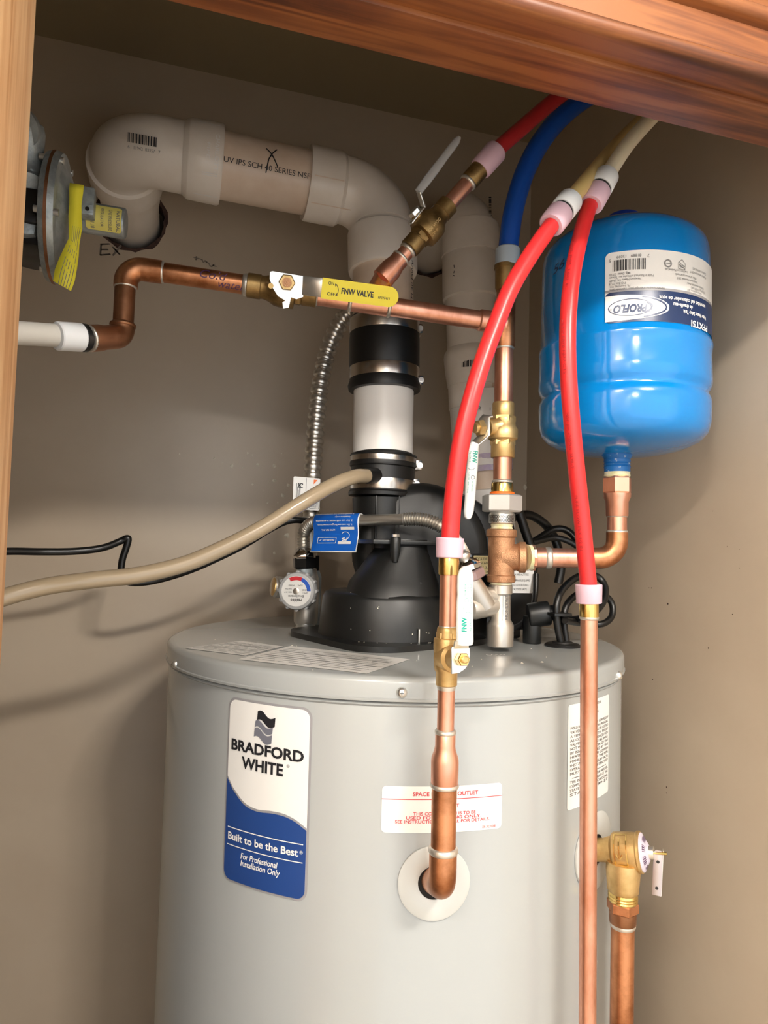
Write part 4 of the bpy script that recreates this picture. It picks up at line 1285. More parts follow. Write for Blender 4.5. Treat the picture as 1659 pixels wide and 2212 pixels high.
ftext([(s_, ub(a_), H * b_, .0040, 'LEFT', 0, 0, -w_) for s_, a_, b_, w_ in (('Maximum temperature: 200 F', .114, .50, .024), ('150 psig (10.34 bar)', .122, .46, .026), ('Pression maximale d\u2019eau', .118, .41, .028), ('Temp\u00e9rature maximale: 200 F', .106, .36, .03), ('Max. pressure per tank', .104, .31, .03), ('Lead free (Lead Plumbing Law)', .090, .255, .028), ('Maximum temperature 200 F', .124, .235, .03), ('Conforms to NSF/ANSI 372', .124, .18, .026))], 'greyink')
lines('round_mark', f, poly2seg(circ(.0655, H * .815, .0042, 18)) + poly2seg(circ(.0655, H * .815, .0034, 18)) + [(.0625, H * .815, .0685, H * .815)], .0005, 'greyink', el, e=.0011)
lines('house_mark', f, poly2seg([(.078, H * .76), (.0865, H * .755), (.0868, H * .845), (.0825, H * .895), (.0782, H * .85)], True) + [(.0785, H * .85, .0865, H * .80), (.0785, H * .82, .0865, H * .765)], .0005, 'greyink', el, e=.0011)
ftext([('STC', ub(.0855), H * .185, .0042, 'LEFT', .01, .2, -.006)], 'greyink')
th5, z5 = emap(1195, 596)
bfm = upright(ec, RT - .0015, th5, z5)
text([('56 psi', 0, 0, .016, 'LEFT', 0, .35, .050 and -.052, 10)], bfm, 'bluemark', et, name='handwriting', e=.0006)

xp = thing('expansion_tank_pipe', 'short copper pipe elbowing from the bronze tee up to the blue tank', 'pipe', P(1333, 1207, eYt))
stackpart('adapter_hex', sxs, eYt, [(1066, 58), (1063, 62), (1034, 62), (1030, 57)], 'copper', xp, hexa=True, ref=Vector((1, -.25, 0)))
stackpart('thread_sealant', sxs, eYt, [(1032, 50), (1028, 55), (1023, 53), (1019, 54)], 'paste', xp)
stackpart('adapter', sxs, eYt, [(1116, 44), (1114, 47), (1084, 48), (1074, 57), (1066, 58), (1064, 50)], 'copper', xp)
stackpart('pipe', sxs, eYt, [(1160, 41), (1112, 41)], 'copper', xp)
for y in (1114, 1149):
    ring(P(1333, y, eYt), Vector((0, 0, 1)), R(P(1333, y, eYt), 41), .003, 'solder', xp)
xc = P(1333, 1206, eYt)
xh = P(1150, 1204, sY - .012)
xd = (xh - xc).normalized()
sweep('elbow', bend([P(1333, 1150, eYt), xc, P(1262, 1205.5, eYt + .016)], .021, 12), R(xc, 46), 'copper_old', xp, 24)
rod('pipe', P(1275, 1206, eYt + .013), P(1180, 1205, sY - .018), R(xc, 42), 'copper', xp)
rod('sleeve', P(1184, 1205, sY - .020), P(1152, 1204.5, sY - .013), R(xc, 44), 'copper', xp)
ring(P(1184, 1205, sY - .020), xd, R(xc, 43), .005, 'solder', xp)
turned('adapter_hex', P(1155, 1204.5, sY - .0135), P(1148, 1204.5, sY - .0125), [(0, .0145), (.2, .016), (.9, .016), (1, .0145)], 'copper', xp, 10, smooth=False)
turned('thread_sealant', P(1148, 1204.5, sY - .0125), P(1137, 1204, sY - .012), [(0, .0155), (.5, .0145), (1, .0155)], 'paste', xp)

# ------------------------------------------------------------------ heating outlet riser in front of the heater
oY = .552
OX = ((1900, 956), (1240, 969))
ox = lambda y: 956 + (1900 - y) * 13 / 660
op = thing('heating_outlet_pipe', 'copper riser elbowing out of the round hole in the front of the heater', 'pipe', P(956, 1900, oY))
oc = P(ox(1912), 1912, oY)
sweep('elbow', bend([P(ox(1835), 1835, oY), oc, Vector((out_p.x + .001, out_p.y + .004, out_p.z))], .017, 12), R(oc, 60), 'copper_old', op, 28)
turned('outlet_stub', Vector((out_p.x, out_p.y + .004, out_p.z)), oc + (Vector((out_p.x, out_p.y, out_p.z)) - oc) * .35, [(0, .0110), (1, .0110)], 'copper_brown', op)
def os_(name, prof, m, **k):
    return stackpart(name, OX, oY, prof, m, op, **k)
os_('pipe', [(1840, 54), (1690, 55)], 'copper_old')
ring(P(ox(1836), 1836, oY), Vector((0, 0, 1)), R(P(ox(1836), 1836, oY), 59), .004, 'solder', op)
os_('reducer', [(1698, 56), (1696, 59), (1645, 60), (1636, 58), (1622, 48), (1612, 44), (1582, 44), (1580, 41)], 'copper')
ring(P(ox(1696), 1696, oY), Vector((0, 0, 1)), R(P(ox(1696), 1696, oY), 57), .003, 'solder', op)
os_('pipe', [(1582, 37), (1475, 38)], 'copper')
ring(P(ox(1581), 1581, oY), Vector((0, 0, 1)), R(P(ox(1581), 1581, oY), 41), .003, 'solder', op)
os_('solder_joint', [(1490, 38), (1482, 42), (1476, 43), (1475, 38)], 'solder')
os_('upper_pipe', [(1362, 37), (1242, 37.5)], 'copper')
os_('solder_joint', [(1362, 44), (1356, 40), (1352, 38)], 'solder')
v4 = thing('ball_valve', 'brass ball valve in front of the heater, clean white lettered lever pointing up', 'valve', P(ox(1478), 1478, oY))
def fv(name, prof, m, **k):
    return stackpart(name, OX, oY, prof, m, v4, **k)
fv('valve_body', [(1481, 42), (1479, 46), (1452, 47), (1448, 52), (1444, 54), (1438, 56), (1415, 56), (1400, 59), (1384, 59), (1379, 57), (1377, 48), (1362, 46), (1356, 44), (1354, 40)], 'brass')
fv('valve_hex', [(1378, 50), (1366, 50)], 'brass', hexa=True)
sc = P(ox(1421), 1421, oY)
sdv = (P(994, 1424, oY - .026) - sc).normalized()
st0 = sc + sdv * .020
turned('stem_boss', sc, st0 + sdv * .006, [(0, .0125), (.5, .0115), (.6, .009), (1, .0085)], 'brass', v4, 24)
pc = st0 + sdv * .0075
kz = dep(pc) / F
e2 = Vector((0, 0, 1))
e1 = e2.cross(sdv).normalized()
if e1.dot(rt) < 0:
    e1 = -e1
e2 = (e2 - sdv * e2.dot(sdv)).normalized()
oo = P(994, 1424, pc.y)
pl = [(-21, 22), (-20, 26), (18, 26), (22, 22), (22, 8), (18, -10), (9, -21), (-4, -28), (-21, -30)]
plate('handle_plate', oo, e1, e2, [(x * kz, y * kz) for x, y in pl], .0021, 'zinc', v4)
plate('handle_neck', oo + e2 * (31 * kz) + sdv * .003, e1, (e2 + sdv * .5).normalized(), [(-17 * kz, -8 * kz), (18 * kz, -8 * kz), (15 * kz, 9 * kz), (-17 * kz, 9 * kz)], .0021, 'zinc', v4)
hexnut('stem_nut', oo + sdv * .001, oo + sdv * .0075, 15 * kz, 'brass_bright', v4, ref=e1)
turned('stem', oo + sdv * .0075, oo + sdv * .0105, [(0, 8 * kz), (.8, 8 * kz), (1, 6 * kz)], 'brass', v4, 20)
gb = P(1004, 1392, oY - .030)
kz = dep(gb) / F
gpts = [P(1004, 1393, oY - .030), P(1004, 1386, oY - .030), P(1003.5, 1350, oY - .030), P(1004, 1300, oY - .030), P(1004.5, 1285, oY - .030), P(1004.8, 1268, oY - .030), P(1005.2, 1245, oY - .030), P(1005.5, 1233, oY - .030), P(1005.6, 1227, oY - .030), P(1005.7, 1223.5, oY - .030)]
gdir = Vector((1, -.12, 0)).normalized()
gg = ribbon('lever_grip', gpts, [33 * kz, 37 * kz, 37 * kz, 36 * kz, 34 * kz, 36 * kz, 35 * kz, 28 * kz, 18 * kz, 9 * kz], .0082, gdir, 'whitegrip', v4, bev=.35)
ux = (gpts[6] - gpts[1]).normalized()
nx_ = gdir.cross(ux)
if nx_.dot(VIEW(gb)) < 0:
    nx_ = -nx_
gfr = flat(P(1003, 1370, oY - .030) + nx_ * .0042, ux, nx_.cross(ux))
text([('FNW', 6 * kz, -1 * kz, 17 * kz, 'LEFT', .04, 0, -31 * kz), ('TM', 38 * kz, 5 * kz, 4 * kz, 'LEFT'), ('Fig. X411C', 8 * kz, -12 * kz, 6.5 * kz, 'LEFT', .004, 0, -27 * kz), ('ASTM B584', 84 * kz, 1 * kz, 4.6 * kz, 'LEFT', .006, 0, -24 * kz), ('LEAD FREE', 84 * kz, -5 * kz, 4.6 * kz, 'LEFT', .006, 0, -24 * kz), ('CLOSE 600 WOG 150 WSP', 52 * kz, -12 * kz, 4.6 * kz, 'LEFT', .006, 0, -56 * kz), ('OPEN', 52 * kz, 4 * kz, 4 * kz, 'LEFT', 0, 0, -9 * kz)], gfr, 'greenink', gg, e=.0004)
lines('printed_arc', gfr, poly2seg(circ(40 * kz, -4 * kz, 9 * kz, 8, -60, 60)) + poly2seg(circ(74 * kz, -1 * kz, 4.5 * kz, 12)), .7 * kz, 'greenink', gg, e=.0004)

# ------------------------------------------------------------------ the two red hoses with couplings and the pale hoses above
PX = .0079
def hosepath(L):
    return [P(*q) for q in L]
rl = thing('red_hose', 'left red plastic hose, its pink ring beside the white lever in front of the heater', 'hose', P(970, 1205, oY))
rod('brass_insert', P(ox(1242), 1242, oY), P(969.5, 1200, oY), R(P(969, 1220, oY), 45), 'brass_bright', rl, 24, .0008)
turned('end_ring', P(970.5, 1205, oY), P(972, 1162, oY), [(0, R(P(970, 1180, oY), 54)), (.04, R(P(970, 1180, oY), 58)), (.96, R(P(970, 1180, oY), 61)), (1, R(P(970, 1180, oY), 58))], 'redring', rl, 28)
LP = [(972, 1168, oY), (975, 1120, oY), (983, 1040, oY - .002), (997, 950, oY - .004), (1016, 870, oY - .005), (1043, 780, oY - .004), (1072, 700, oY - .002), (1105, 620, oY), (1150, 545, oY + .004), (1190, 488, oY + .008), (1208, 464, oY + .010)]
sweep('tube', spline(hosepath(LP), 8), PX, 'red', rl, 24)
rr_ = thing('red_hose', 'right red plastic hose hanging in front of the blue expansion tank', 'hose', P(1272, 1302, .566))
rod('brass_insert', P(1272.5, 1336, .566), P(1272, 1298, .566), R(P(1272, 1318, .566), 41), 'brass_bright', rr_, 24, .0008)
turned('end_ring', P(1272.5, 1303, .566), P(1271.5, 1262, .566), [(0, R(P(1272, 1282, .566), 52)), (.04, R(P(1272, 1282, .566), 54)), (.96, R(P(1272, 1282, .566), 57)), (1, R(P(1272, 1282, .566), 54))], 'redring', rr_, 28)
RP = [(1271.5, 1266, .566), (1265, 1200, .565), (1257, 1120, .563), (1247, 1030, .561), (1237, 930, .560), (1229, 830, .560), (1226, 740, .561), (1229, 660, .564), (1238, 585, .570), (1254, 510, .578), (1270, 455, .584), (1280, 432, .586)]
rtube = sweep('tube', spline(hosepath(RP), 8), PX, 'red', rr_, 24)
# faint print along the right hose
sp_pts = spline(hosepath(RP), 8)
for (ia, s_) in ((10, 'PURE FLOW PEX 1/2 IN'), (26, 'NSF pw cNSFus  SDR-9'), (42, 'ASTM F876 F877 CTS'), (60, '100 PSI 180 F')):
    p_, d_ = sp_pts[ia], (sp_pts[ia] - sp_pts[ia + 2]).normalized()
    text([(s_, -.05, -.001, .0042, 'LEFT', 0, 0, -.052)], along(p_, d_, PX, VIEW(p_) + Vector((-.75, 0, 0))), mat('faded_print', S(150, 30, 34), .5) if ia == 10 else bpy.data.materials['faded_print'], rr_, e=.0005)
def coupling(label, a, b, Y, Yb):
    a3, b3 = P(a[0], a[1], Y), P(b[0], b[1], Yb)
    t = thing('hose_coupling', label, 'coupling', a3)
    m = a3.lerp(b3, .5)
    d = (b3 - a3)
    rr = .0124
    turned('red_side_ring', a3, a3 + d * .485, [(0, rr * .9), (.08, rr), (.92, rr * 1.02), (1, rr * .96)], 'redring', t, 28)
    turned('white_side_ring', a3 + d * .56, b3, [(0, rr * .97), (.06, rr * 1.02), (.92, rr * 1.0), (1, rr * .9)], 'whitering', t, 28)
    turned('coupling_body', a3 + d * .47, a3 + d * .575, [(0, rr * .88), (1, rr * .88)], 'rubber', t, 28)
    return a3, b3
coupling('white and pink hose coupling joining the left red hose to the cream hose', (1190, 487), (1233, 432), oY + .008, oY + .018)
coupling('white and pink hose coupling joining the right red hose to the white hose', (1276, 443), (1312, 378), .585, .592)
wl = [P(1226, 441, oY + .017), P(1246, 416, oY + .026), P(1280, 375, .600), P(1322, 325, .633), P(1370, 275, .655), P(1440, 215, .665)]
wh1 = tag(sweep('cream_hose', spline(wl, 8), PX, 'yellowpex', None, 24), 'cream plastic hose passing behind the white one under the header', 'hose')
wl = [P(1306, 389, .591), P(1326, 356, .595), P(1356, 312, .600), P(1400, 262, .606), P(1450, 212, .61), P(1500, 170, .61)]
wh2 = tag(sweep('white_hose', spline(wl, 8), PX, 'whitepex', None, 24), 'white plastic hose rising to the header above the blue tank', 'hose')
cr = thing('copper_riser', 'long plain copper pipe standing in front of the right side of the heater', 'pipe', Vector((P(1276, 2100, .566).x, .566, 0)))
cb_ = P(1276.5, 2230, .566)
rod('pipe', Vector((cb_.x + (cb_.x - P(1273, 1340, .566).x) * .9, .566, 0)), P(1272.5, 1334, .566), PX, 'copper', cr, 24)
ring(P(1272.5, 1334, .566), Vector((0, 0, 1)), PX, .003, 'solder', cr)

# ------------------------------------------------------------------ relief valve and its drain pipe
rv = thing('relief_valve', 'brass relief valve with metal test lever on the right side of the heater', 'valve', rel_p)
ra = Vector((rel_n.x + .22, rel_n.y + .14, .17)).normalized()
rc0 = rel_p - rel_n * .002
n1 = rc0 + ra * .019
turned('neck', rc0, n1, [(0, .0115), (.6, .0115), (.8, .0130), (1, .0140)], 'brass', rv, 28)
n2 = n1 + ra * .030
turned('valve_body', n1, n2, [(0, .0140), (.04, .0160), (.1, .0178), (.45, .0186), (.85, .0186), (.9, .0200), (.97, .0200), (1, .0188)], 'brass', rv, 36)
bon = turned('bonnet_label', n2 - ra * .0005, n2 + ra * .007, [(0, .0186), (.2, .0182), (1, .0075), (1, .0001)], 'bonnet', rv, 32)
turned('stem_collar', n2 + ra * .006, n2 + ra * .0115, [(0, .0066), (1, .0060)], 'steel', rv, 20)
le0 = n2 + ra * .0115
rod('lever_pin', le0 - ra * .002, le0 + ra * .012, .0013, 'brass_bright', rv, 10)
lc_ = n2 + ra * .0155
ldn_ = (Vector((-.08, -.04, -1))).normalized()
ls_ = Vector((.78, -.62, 0))
pl0 = lc_ - ldn_ * .003
ribbon('test_lever', [pl0, pl0 + ldn_ * .0024, pl0 + ldn_ * .020, pl0 + ldn_ * .043], [.005, .0085, .009, .0088], .0012, ls_, 'lever', rv)
ribbon('lever_flange', [pl0 + Vector((-.62, -.78, 0)) * -.003 + ls_ * .0045, pl0 + Vector((-.62, -.78, 0)) * -.003 + ls_ * .0042 + ldn_ * .043], .0068, .0011, Vector((-.62, -.78, 0)), 'steel', rv)
for q in (.011, .036):
    turned('lever_hole', pl0 + ldn_ * q + Vector((-.62, -.78, 0)) * .0006, pl0 + ldn_ * q + Vector((-.62, -.78, 0)) * .0009, [(0, .0016), (1, .0016)], 'darknut', rv, 12)
# text ring on the bonnet
rgx = ra.cross(Vector((0, 0, 1))).normalized()
V = []
dcy = .566
q0 = P(1346, 1900, n1.y + ra.y * .018)
dY = q0.y
DXS = ((1890, 1346), (2212, 1343))
stackpart('outlet_branch', DXS, dY, [(1926, 60), (1922, 66), (1914, 66), (1905, 68), (1880, 72), (1860, 70)], 'brass', rv, 32)
stackpart('outlet_thread', DXS, dY, [(1946, 60), (1943, 63), (1940, 60), (1937, 63), (1934, 60), (1931, 63), (1926, 60)], 'brass_bright', rv)
# flat panel with an arrow cast on the side of the body
pm = n1.lerp(n2, .40)
pf_ = along(pm, ra, .0187, VIEW(pm) + Vector((0, 0, .1)))
lines('cast_arrow', pf_, poly2seg([(-.006, -.016), (.006, -.016), (.006, .016), (-.006, .016)], True) + [(-.001, .011, -.001, -.010), (-.001, -.010, -.004, -.005), (-.001, -.010, .002, -.005)], .0012, 'brass_bright', rv, e=.0005)
bfm_ = n2 + ra * .0035
tv = []
for k, s_ in enumerate('ASME  210 F  150 PSI  TEMP  RELIEF  CSA  '):
    if s_ == ' ':
        continue
    a = 2 * PI * k / 41
    ee1 = rgx
    ee2 = ra.cross(rgx)
    o_ = bfm_ + (ee1 * math.cos(a) + ee2 * math.sin(a)) * .0132
    tang = (-ee1 * math.sin(a) + ee2 * math.cos(a))
    tv.append((s_, o_, tang, (ee1 * math.cos(a) + ee2 * math.sin(a) - ra * .53).normalized()))
sg = []
V, Fc = [], []
for s_, o_, t_, n_ in tv:
    for dx in (-.0011, .0004):
        b_ = len(V)
        nn = t_.cross(n_)
        if nn.dot(ra) < 0:
            nn = -nn
        V += [o_ + t_ * dx - n_ * .0024 + nn * .0006, o_ + t_ * (dx + .0006) - n_ * .0024 + nn * .0006, o_ + t_ * (dx + .0006) + n_ * .0024 + nn * .0006, o_ + t_ * dx + n_ * .0024 + nn * .0006]
        Fc.append((b_, b_ + 1, b_ + 2, b_ + 3))
pm_ = mesh('printed_marks', V, Fc, 'purpleink', bon, smooth=False)
pm_['kind'] = 'stuff'
dp = thing('relief_drain_pipe', 'stained copper drain pipe hanging below the brass relief valve', 'pipe', Vector((q0.x, dY, 0)))
stackpart('adapter_hex', DXS, dY, [(1968, 60), (1965, 66), (1948, 66), (1945, 60)], 'copper_old', dp, hexa=True, ref=Vector((1, .3, 0)))
stackpart('adapter', DXS, dY, [(1994, 53), (1992, 56), (1972, 57), (1966, 58)], 'copper_brown', dp)
stackpart('solder_joint', DXS, dY, [(2002, 50), (1999, 54), (1993, 55), (1991, 53)], 'solder', dp)
pt_ = P(1345, 1998, dY)
rod('pipe', Vector((pt_.x - .003, dY, .02)), pt_, R(pt_, 49), 'copper_old', dp, 28)

# ------------------------------------------------------------------ steel gas hose behind, with its white tag
gY = 1.03
gsx = [P(778, 655, 1.0), P(752, 676, 1.01), P(727, 712, 1.02), P(706, 765, gY), P(692, 830, gY), P(684, 900, gY), P(679, 960, gY), P(675, 1020, gY), P(672, 1080, gY), P(671, 1140, gY)]
gh_ = thing('gas_hose', 'ribbed stainless steel gas hose curving up behind the copper pipe, left of the vent', 'hose', P(671, 1340, gY))
gr_ = R(P(684, 900, gY), 38)
corrugated('ribbed_hose', spline(gsx, 10), .0132, [gr_ * .80, gr_ * .78, gr_ * .8, gr_ * .98, gr_ * 1.02, gr_ * 1.03, gr_ * 1.02, gr_ * .98], 'steel', gh_, 24, angle=30)
stackpart('hose_end', ((1100, 672), (1350, 668)), gY, [(1205, 30), (1150, 31), (1135, 34), (1100, 34)], 'steel', gh_)
stackpart('flare_nut', ((1100, 672), (1350, 668)), gY, [(1232, 40), (1200, 41)], 'darknut', gh_, hexa=True)
stackpart('gas_cock', ((1100, 678), (1350, 672)), gY, [(1350, 36), (1300, 40), (1245, 40), (1232, 30)], 'galv', gh_)
wt = thing('hose_tag', 'white printed tag wrapped round the ribbed steel gas hose', 'tag', P(661, 1065, gY - .02))
tg0 = P(634, 1029, gY - .022)
tw = (P(692, 1034, gY - .022) - tg0)
W = tw.length
H = (tg0 - P(635, 1099, gY - .022)).length
tY = gY - .022
tpl = lambda x, y, e=0: tg0 + tw.normalized() * x + Vector((0, 0, -1)) * y + Vector((0, -1, 0)) * e
plate('tag_sheet', tg0 + tw * .5 - Vector((0, 0, H / 2)), tw.normalized(), Vector((0, 0, 1)), rrect(-W / 2, -H / 2, W / 2, H / 2, .002), .0008, 'white', wt)
tfm = flat(tg0 - Vector((0, 0, H)) + Vector((0, -1, 0)) * .0005, tw, Vector((0, 0, 1)))
shape('warning_triangle', tfm, [[(W * .72, H * .95), (W * .86, H * .95), (W * .72, H * .80)]], 'orange', wt, e=.0004)
lines('printed_lines', tfm, [(W * (.10 + .035 * i), H * .2, W * (.10 + .035 * i), H * (.8 - .1 * (i % 3))) for i in range(5)] + [(W * (.68 + .045 * i), H * .08, W * (.68 + .045 * i), H * (.42 - .05 * (i % 2))) for i in range(6)], .0008, 'greyink', wt, e=.0004, kind='stuff')
lines('printed_frame', tfm, poly2seg([(W * .62, H * .05), (W * .96, H * .05), (W * .96, H * .52), (W * .62, H * .52)], True) + [(W * .45, H * .02, W * .45, H * .98)], .0006, 'greyink', wt, e=.0004, kind='stuff')
text([('PS', W * .32, H * .66, .011, 'LEFT', .03, 0, .8, 90)], tfm, 'ink', wt, e=.0004)

# ------------------------------------------------------------------ mixing valve with grey knob
mY = AZ(661, 1357, LZ).y
MXS = ((1200, 664), (1357, 660))
mv = thing('mixing_valve', 'nickel mixing valve with round grey dial knob on the left of the heater lid', 'valve', AZ(661, 1357, LZ))
stackpart('threaded_nipple', MXS, mY, [(1358, 42), (1354, 44), (1351, 42), (1348, 44), (1344, 42)], 'zinc', mv)
stackpart('valve_body', MXS, mY, [(1346, 48), (1342, 51), (1320, 52), (1290, 54), (1250, 52), (1240, 46), (1228, 40), (1226, 30)], 'nickel', mv, 32)
mc_ = P(661, 1275, mY)
pa, pb = mc_, P(590, 1267, mY - .01)
turned('side_port', pa, pb, [(0, .0145), (.72, .0145), (.74, .0152), (.93, .0150), (.95, .0135), (1, .0135)], 'nickel', mv, 28)
rod('port_rim', P(598, 1268, mY - .0095), P(589, 1267, mY - .01), .0130, 'brass', mv, 24, .001)
kc = P(640, 1277, mY - .040)
kd = (kc - P(660, 1272, mY)).normalized()
kd = (kd + VIEW(kc) * .55 + Vector((-.12, 0, .0))).normalized()
krd = R(kc, 82)
turned('bonnet', P(660, 1280, mY), kc - kd * .010, [(0, .014), (.5, .0165), (1, .0165)], 'nickel', mv, 28)
kb = kc - kd * .017
knob = turned('knob', kb, kc, [(0, krd * .99), (.1, krd * 1.02), (.78, krd * 1.0), (.86, krd * .965), (.97, krd * .95), (1, krd * .90), (1, .0001)], 'greyplastic', mv, 48)
ka, kb2 = basis(kd)
for i in range(12):
    a = 2 * PI * i / 12
    q = ka * math.cos(a) + kb2 * math.sin(a)
    rod('knob_rib', kb + q * krd * .985 + kd * .0005, kb + q * krd * .985 + kd * .0135, .0028, 'greyplastic', knob, 10, .0006)
# dial face, printed upside down as the valve was fitted
kR = rt - kd * rt.dot(kd)
kf_ = flat(kc + kd * .0001, -kR, -(up - kd * up.dot(kd)))
face = shape('dial_face', kf_, [circ(0, 0, krd * .80, 36)[:-1]], 'white', knob, e=.0003)
def arcband(name, a0, a1, r0_, r1_, m):
    o_, i_ = circ(0, 0, krd * r1_, 12, a0, a1), circ(0, 0, krd * r0_, 12, a0, a1)
    return shape(name, kf_, [[i_[i], o_[i], o_[i + 1], i_[i + 1]] for i in range(12)], m, knob, e=.0005)
arcband('hot_band', 245, 300, .58, .78, 'redink')
arcband('cold_band', 180, 245, .58, .78, 'blueink')
s_ = krd
text([('resideo', 0, .40 * s_, .26 * s_, 'CENTER', .02, 0, .9), ('Braukmann', 0, .20 * s_ + .005 * 0, .24 * s_, 'CENTER', .0, 0, .9), ('AM-1', -.62 * s_, .05 * s_, .14 * s_, 'LEFT'), ('SERIES', -.62 * s_, -.10 * s_, .13 * s_, 'LEFT'), ('ASSE 1017', .22 * s_, .02 * s_, .11 * s_, 'LEFT'), ('Lead free', .24 * s_, -.14 * s_, .11 * s_, 'LEFT'), ('MIXED', .1 * s_, -.34 * s_, .12 * s_, 'LEFT'), ('cUPC', -.35 * s_, -.34 * s_, .13 * s_, 'LEFT')], kf_, 'ink', knob, e=.0006)
turned('dial_screw', kc, kc + kd * .0018, [(0, krd * .17), (.7, krd * .17), (1, krd * .12)], 'steel', knob, 18)
stackpart('union_hex', ((1180, 656), (1240, 657)), mY - .012, [(1228, 44), (1224, 49), (1206, 50), (1203, 47)], 'darknut', mv, hexa=True)
stackpart('flare_nut', ((1180, 656), (1240, 657)), mY - .012, [(1206, 50), (1203, 52), (1196, 50), (1186, 32), (1184, 27)], 'chrome', mv, 8)
stackpart('union_neck', ((1180, 657), (1240, 658)), mY - .012, [(1244, 34), (1226, 36)], 'galv', mv)

# flexible connector across to the cold side
fx = thing('flexible_connector', 'thin ribbed stainless connector arching from the mixing valve across to the cold side', 'hose', P(656, 1185, mY - .012))
fY = mY - .012
fr = R(P(820, 1123, fY - .05), 24)
pA = [P(656, 1190, fY), P(655, 1172, fY), P(656, 1154, fY), P(663, 1138, fY - .008), P(676, 1129, fY - .018), P(692, 1126, fY - .030)]
corrugated('ribbed_end', spline(pA, 10), .0038, [fr * .82, fr * 1.0, fr * 1.16, fr * 1.0], 'steel', fx, 22, angle=70)
rod('neck', P(656, 1196, fY), P(655.5, 1176, fY), fr * .82, 'steel', fx)
rod('smooth_tube', P(688, 1126, fY - .028), P(873, 1122, fY - .115), fr * .98, 'steel', fx)
pB = [P(871, 1122, fY - .114), P(895, 1121, fY - .124), P(925, 1125, fY - .136), P(955, 1138, fY - .147), P(980, 1163, fY - .156), P(998, 1195, sY - .007), P(1004, 1210, sY - .008)]
corrugated('ribbed_end', spline(pB, 10), .0036, [fr * .82, fr * 1.0, fr * 1.16, fr * 1.0], 'steel', fx, 22, angle=70)
f0, f1_ = P(1003, 1206, sY - .008), P(1013, 1232, sY - .010)
turned('flare_nut', f0, f1_, [(0, .0085), (.1, .010), (.55, .0165), (.75, .0170), (1, .016)], 'chrome', fx, 8)
hexnut('union_hex', f1_, P(1020, 1252, sY - .010), .0168, 'pinkcap', fx)

# blue tag folded over the connector
bt = thing('connector_tag', 'bright blue printed tag folded over the thin ribbed stainless connector', 'tag', P(728, 1150, fY - .04))
tA, tB = P(683, 1126, fY - .026), P(781, 1124, fY - .072)
ta = (tB - tA).normalized()
Lw = (tB - tA).length
outv = Vector((-ta.y, ta.x, 0))
if outv.y > 0:
    outv = -outv
cs_ = []
rw = fr * 1.22
for k in range(9):
    a = math.radians(200 - k * 25)
    cs_.append((rw * math.cos(math.radians(-20 + k * 22.5) + PI) * -1 if False else rw * math.sin(math.radians(-100 + k * 25)), rw * math.cos(math.radians(-100 + k * 25))))
cs_ += [(rw * 1.02, -rw * .45), (rw * .85, -rw * 1.2), (rw * .75, -rw * 2.0), (rw * .9, -rw * 2.7), (rw * 1.2, -rw * 3.7), (rw * 1.5, -rw * 4.55)]
arc = [0]
for i in range(1, len(cs_)):
    arc.append(arc[-1] + math.hypot(cs_[i][0] - cs_[i - 1][0], cs_[i][1] - cs_[i - 1][1]))
TL = arc[-1]
def tagmap(u, v, e=0):           # u along the connector, v = distance up from the hanging edge
    s = TL - v
    i = 1
    while i < len(arc) - 1 and arc[i] < s:
        i += 1
    q = (s - arc[i - 1]) / (arc[i] - arc[i - 1])
    a, b = cs_[i - 1], cs_[i]
    x, y = a[0] + (b[0] - a[0]) * q, a[1] + (b[1] - a[1]) * q
    nx, ny = (b[1] - a[1]), -(b[0] - a[0])
    L = math.hypot(nx, ny)
    nx, ny = -nx / L, -ny / L
    return tA + ta * u + outv * (x + nx * e) + Vector((0, 0, 1)) * (y + ny * e)
def tagstrip(name, u0, u1, v0, v1, m, par, e):
    V, Fc = [], []
    n = 26
    for k in range(n + 1):
        v = v0 + (v1 - v0) * k / n
        V += [tagmap(u0, v, e), tagmap(u1, v, e)]
    return mesh(name, V, [(2 * k, 2 * k + 1, 2 * k + 3, 2 * k + 2) for k in range(n)], m, par, angle=60)
sheet = tagstrip('tag_sheet', 0, Lw, 0, TL, 'white', bt, 0)
sheet.modifiers.new('thick', 'SOLIDIFY').thickness = .0006
tagstrip('tag_print', .0012, Lw - .0012, .0015, TL - .0015, 'tagblue', sheet, .0005)
tfl = lambda u, v, e=0: tagmap(Lw - u, rw * 7.45 - v, e)     # lettering hangs head down
tk = Lw / 100
text([('1. Do not use for gas connections.', 12 * tk, rw * 3.25, 5.2 * tk, 'LEFT', .012, 0, -76 * tk), ('2. For use with water in accessible', 12 * tk, rw * 2.7, 5.2 * tk, 'LEFT', .012, 0, -80 * tk), ('locations only.', 18 * tk, rw * 2.15, 5.2 * tk, 'LEFT', .012, 0, -34 * tk), ('3. Installation is not complete until', 12 * tk, rw * 1.6, 5.2 * tk, 'LEFT', .012, 0, -80 * tk), ('all connections are leak tested', 16 * tk, rw * 1.05, 5.2 * tk, 'LEFT', .012, 0, -72 * tk), ('IAPMO R&T, INC.', 50 * tk, rw * 4.0, 5.2 * tk, 'LEFT', .012, 0, -30 * tk), ('SSHW828-D01 - 8"', 50 * tk, rw * 5.5, 5.6 * tk, 'LEFT', .012, .2, -34 * tk), ('PS', 22 * tk, rw * 5.3, 10 * tk, 'LEFT', .03, .2, -12 * tk)], tfl, 'white', sheet, e=.0011)
for (a_, b_, c_, d_) in ((9, 38, 3.7, 4.1), (14, 42, 5.85, 6.25)):
    tagstrip('tag_field', Lw - c_ * 0 - b_ * tk, Lw - a_ * tk, rw * 7.45 - d_ * rw, rw * 7.45 - c_ * rw, 'offwhite', sheet, .0010)
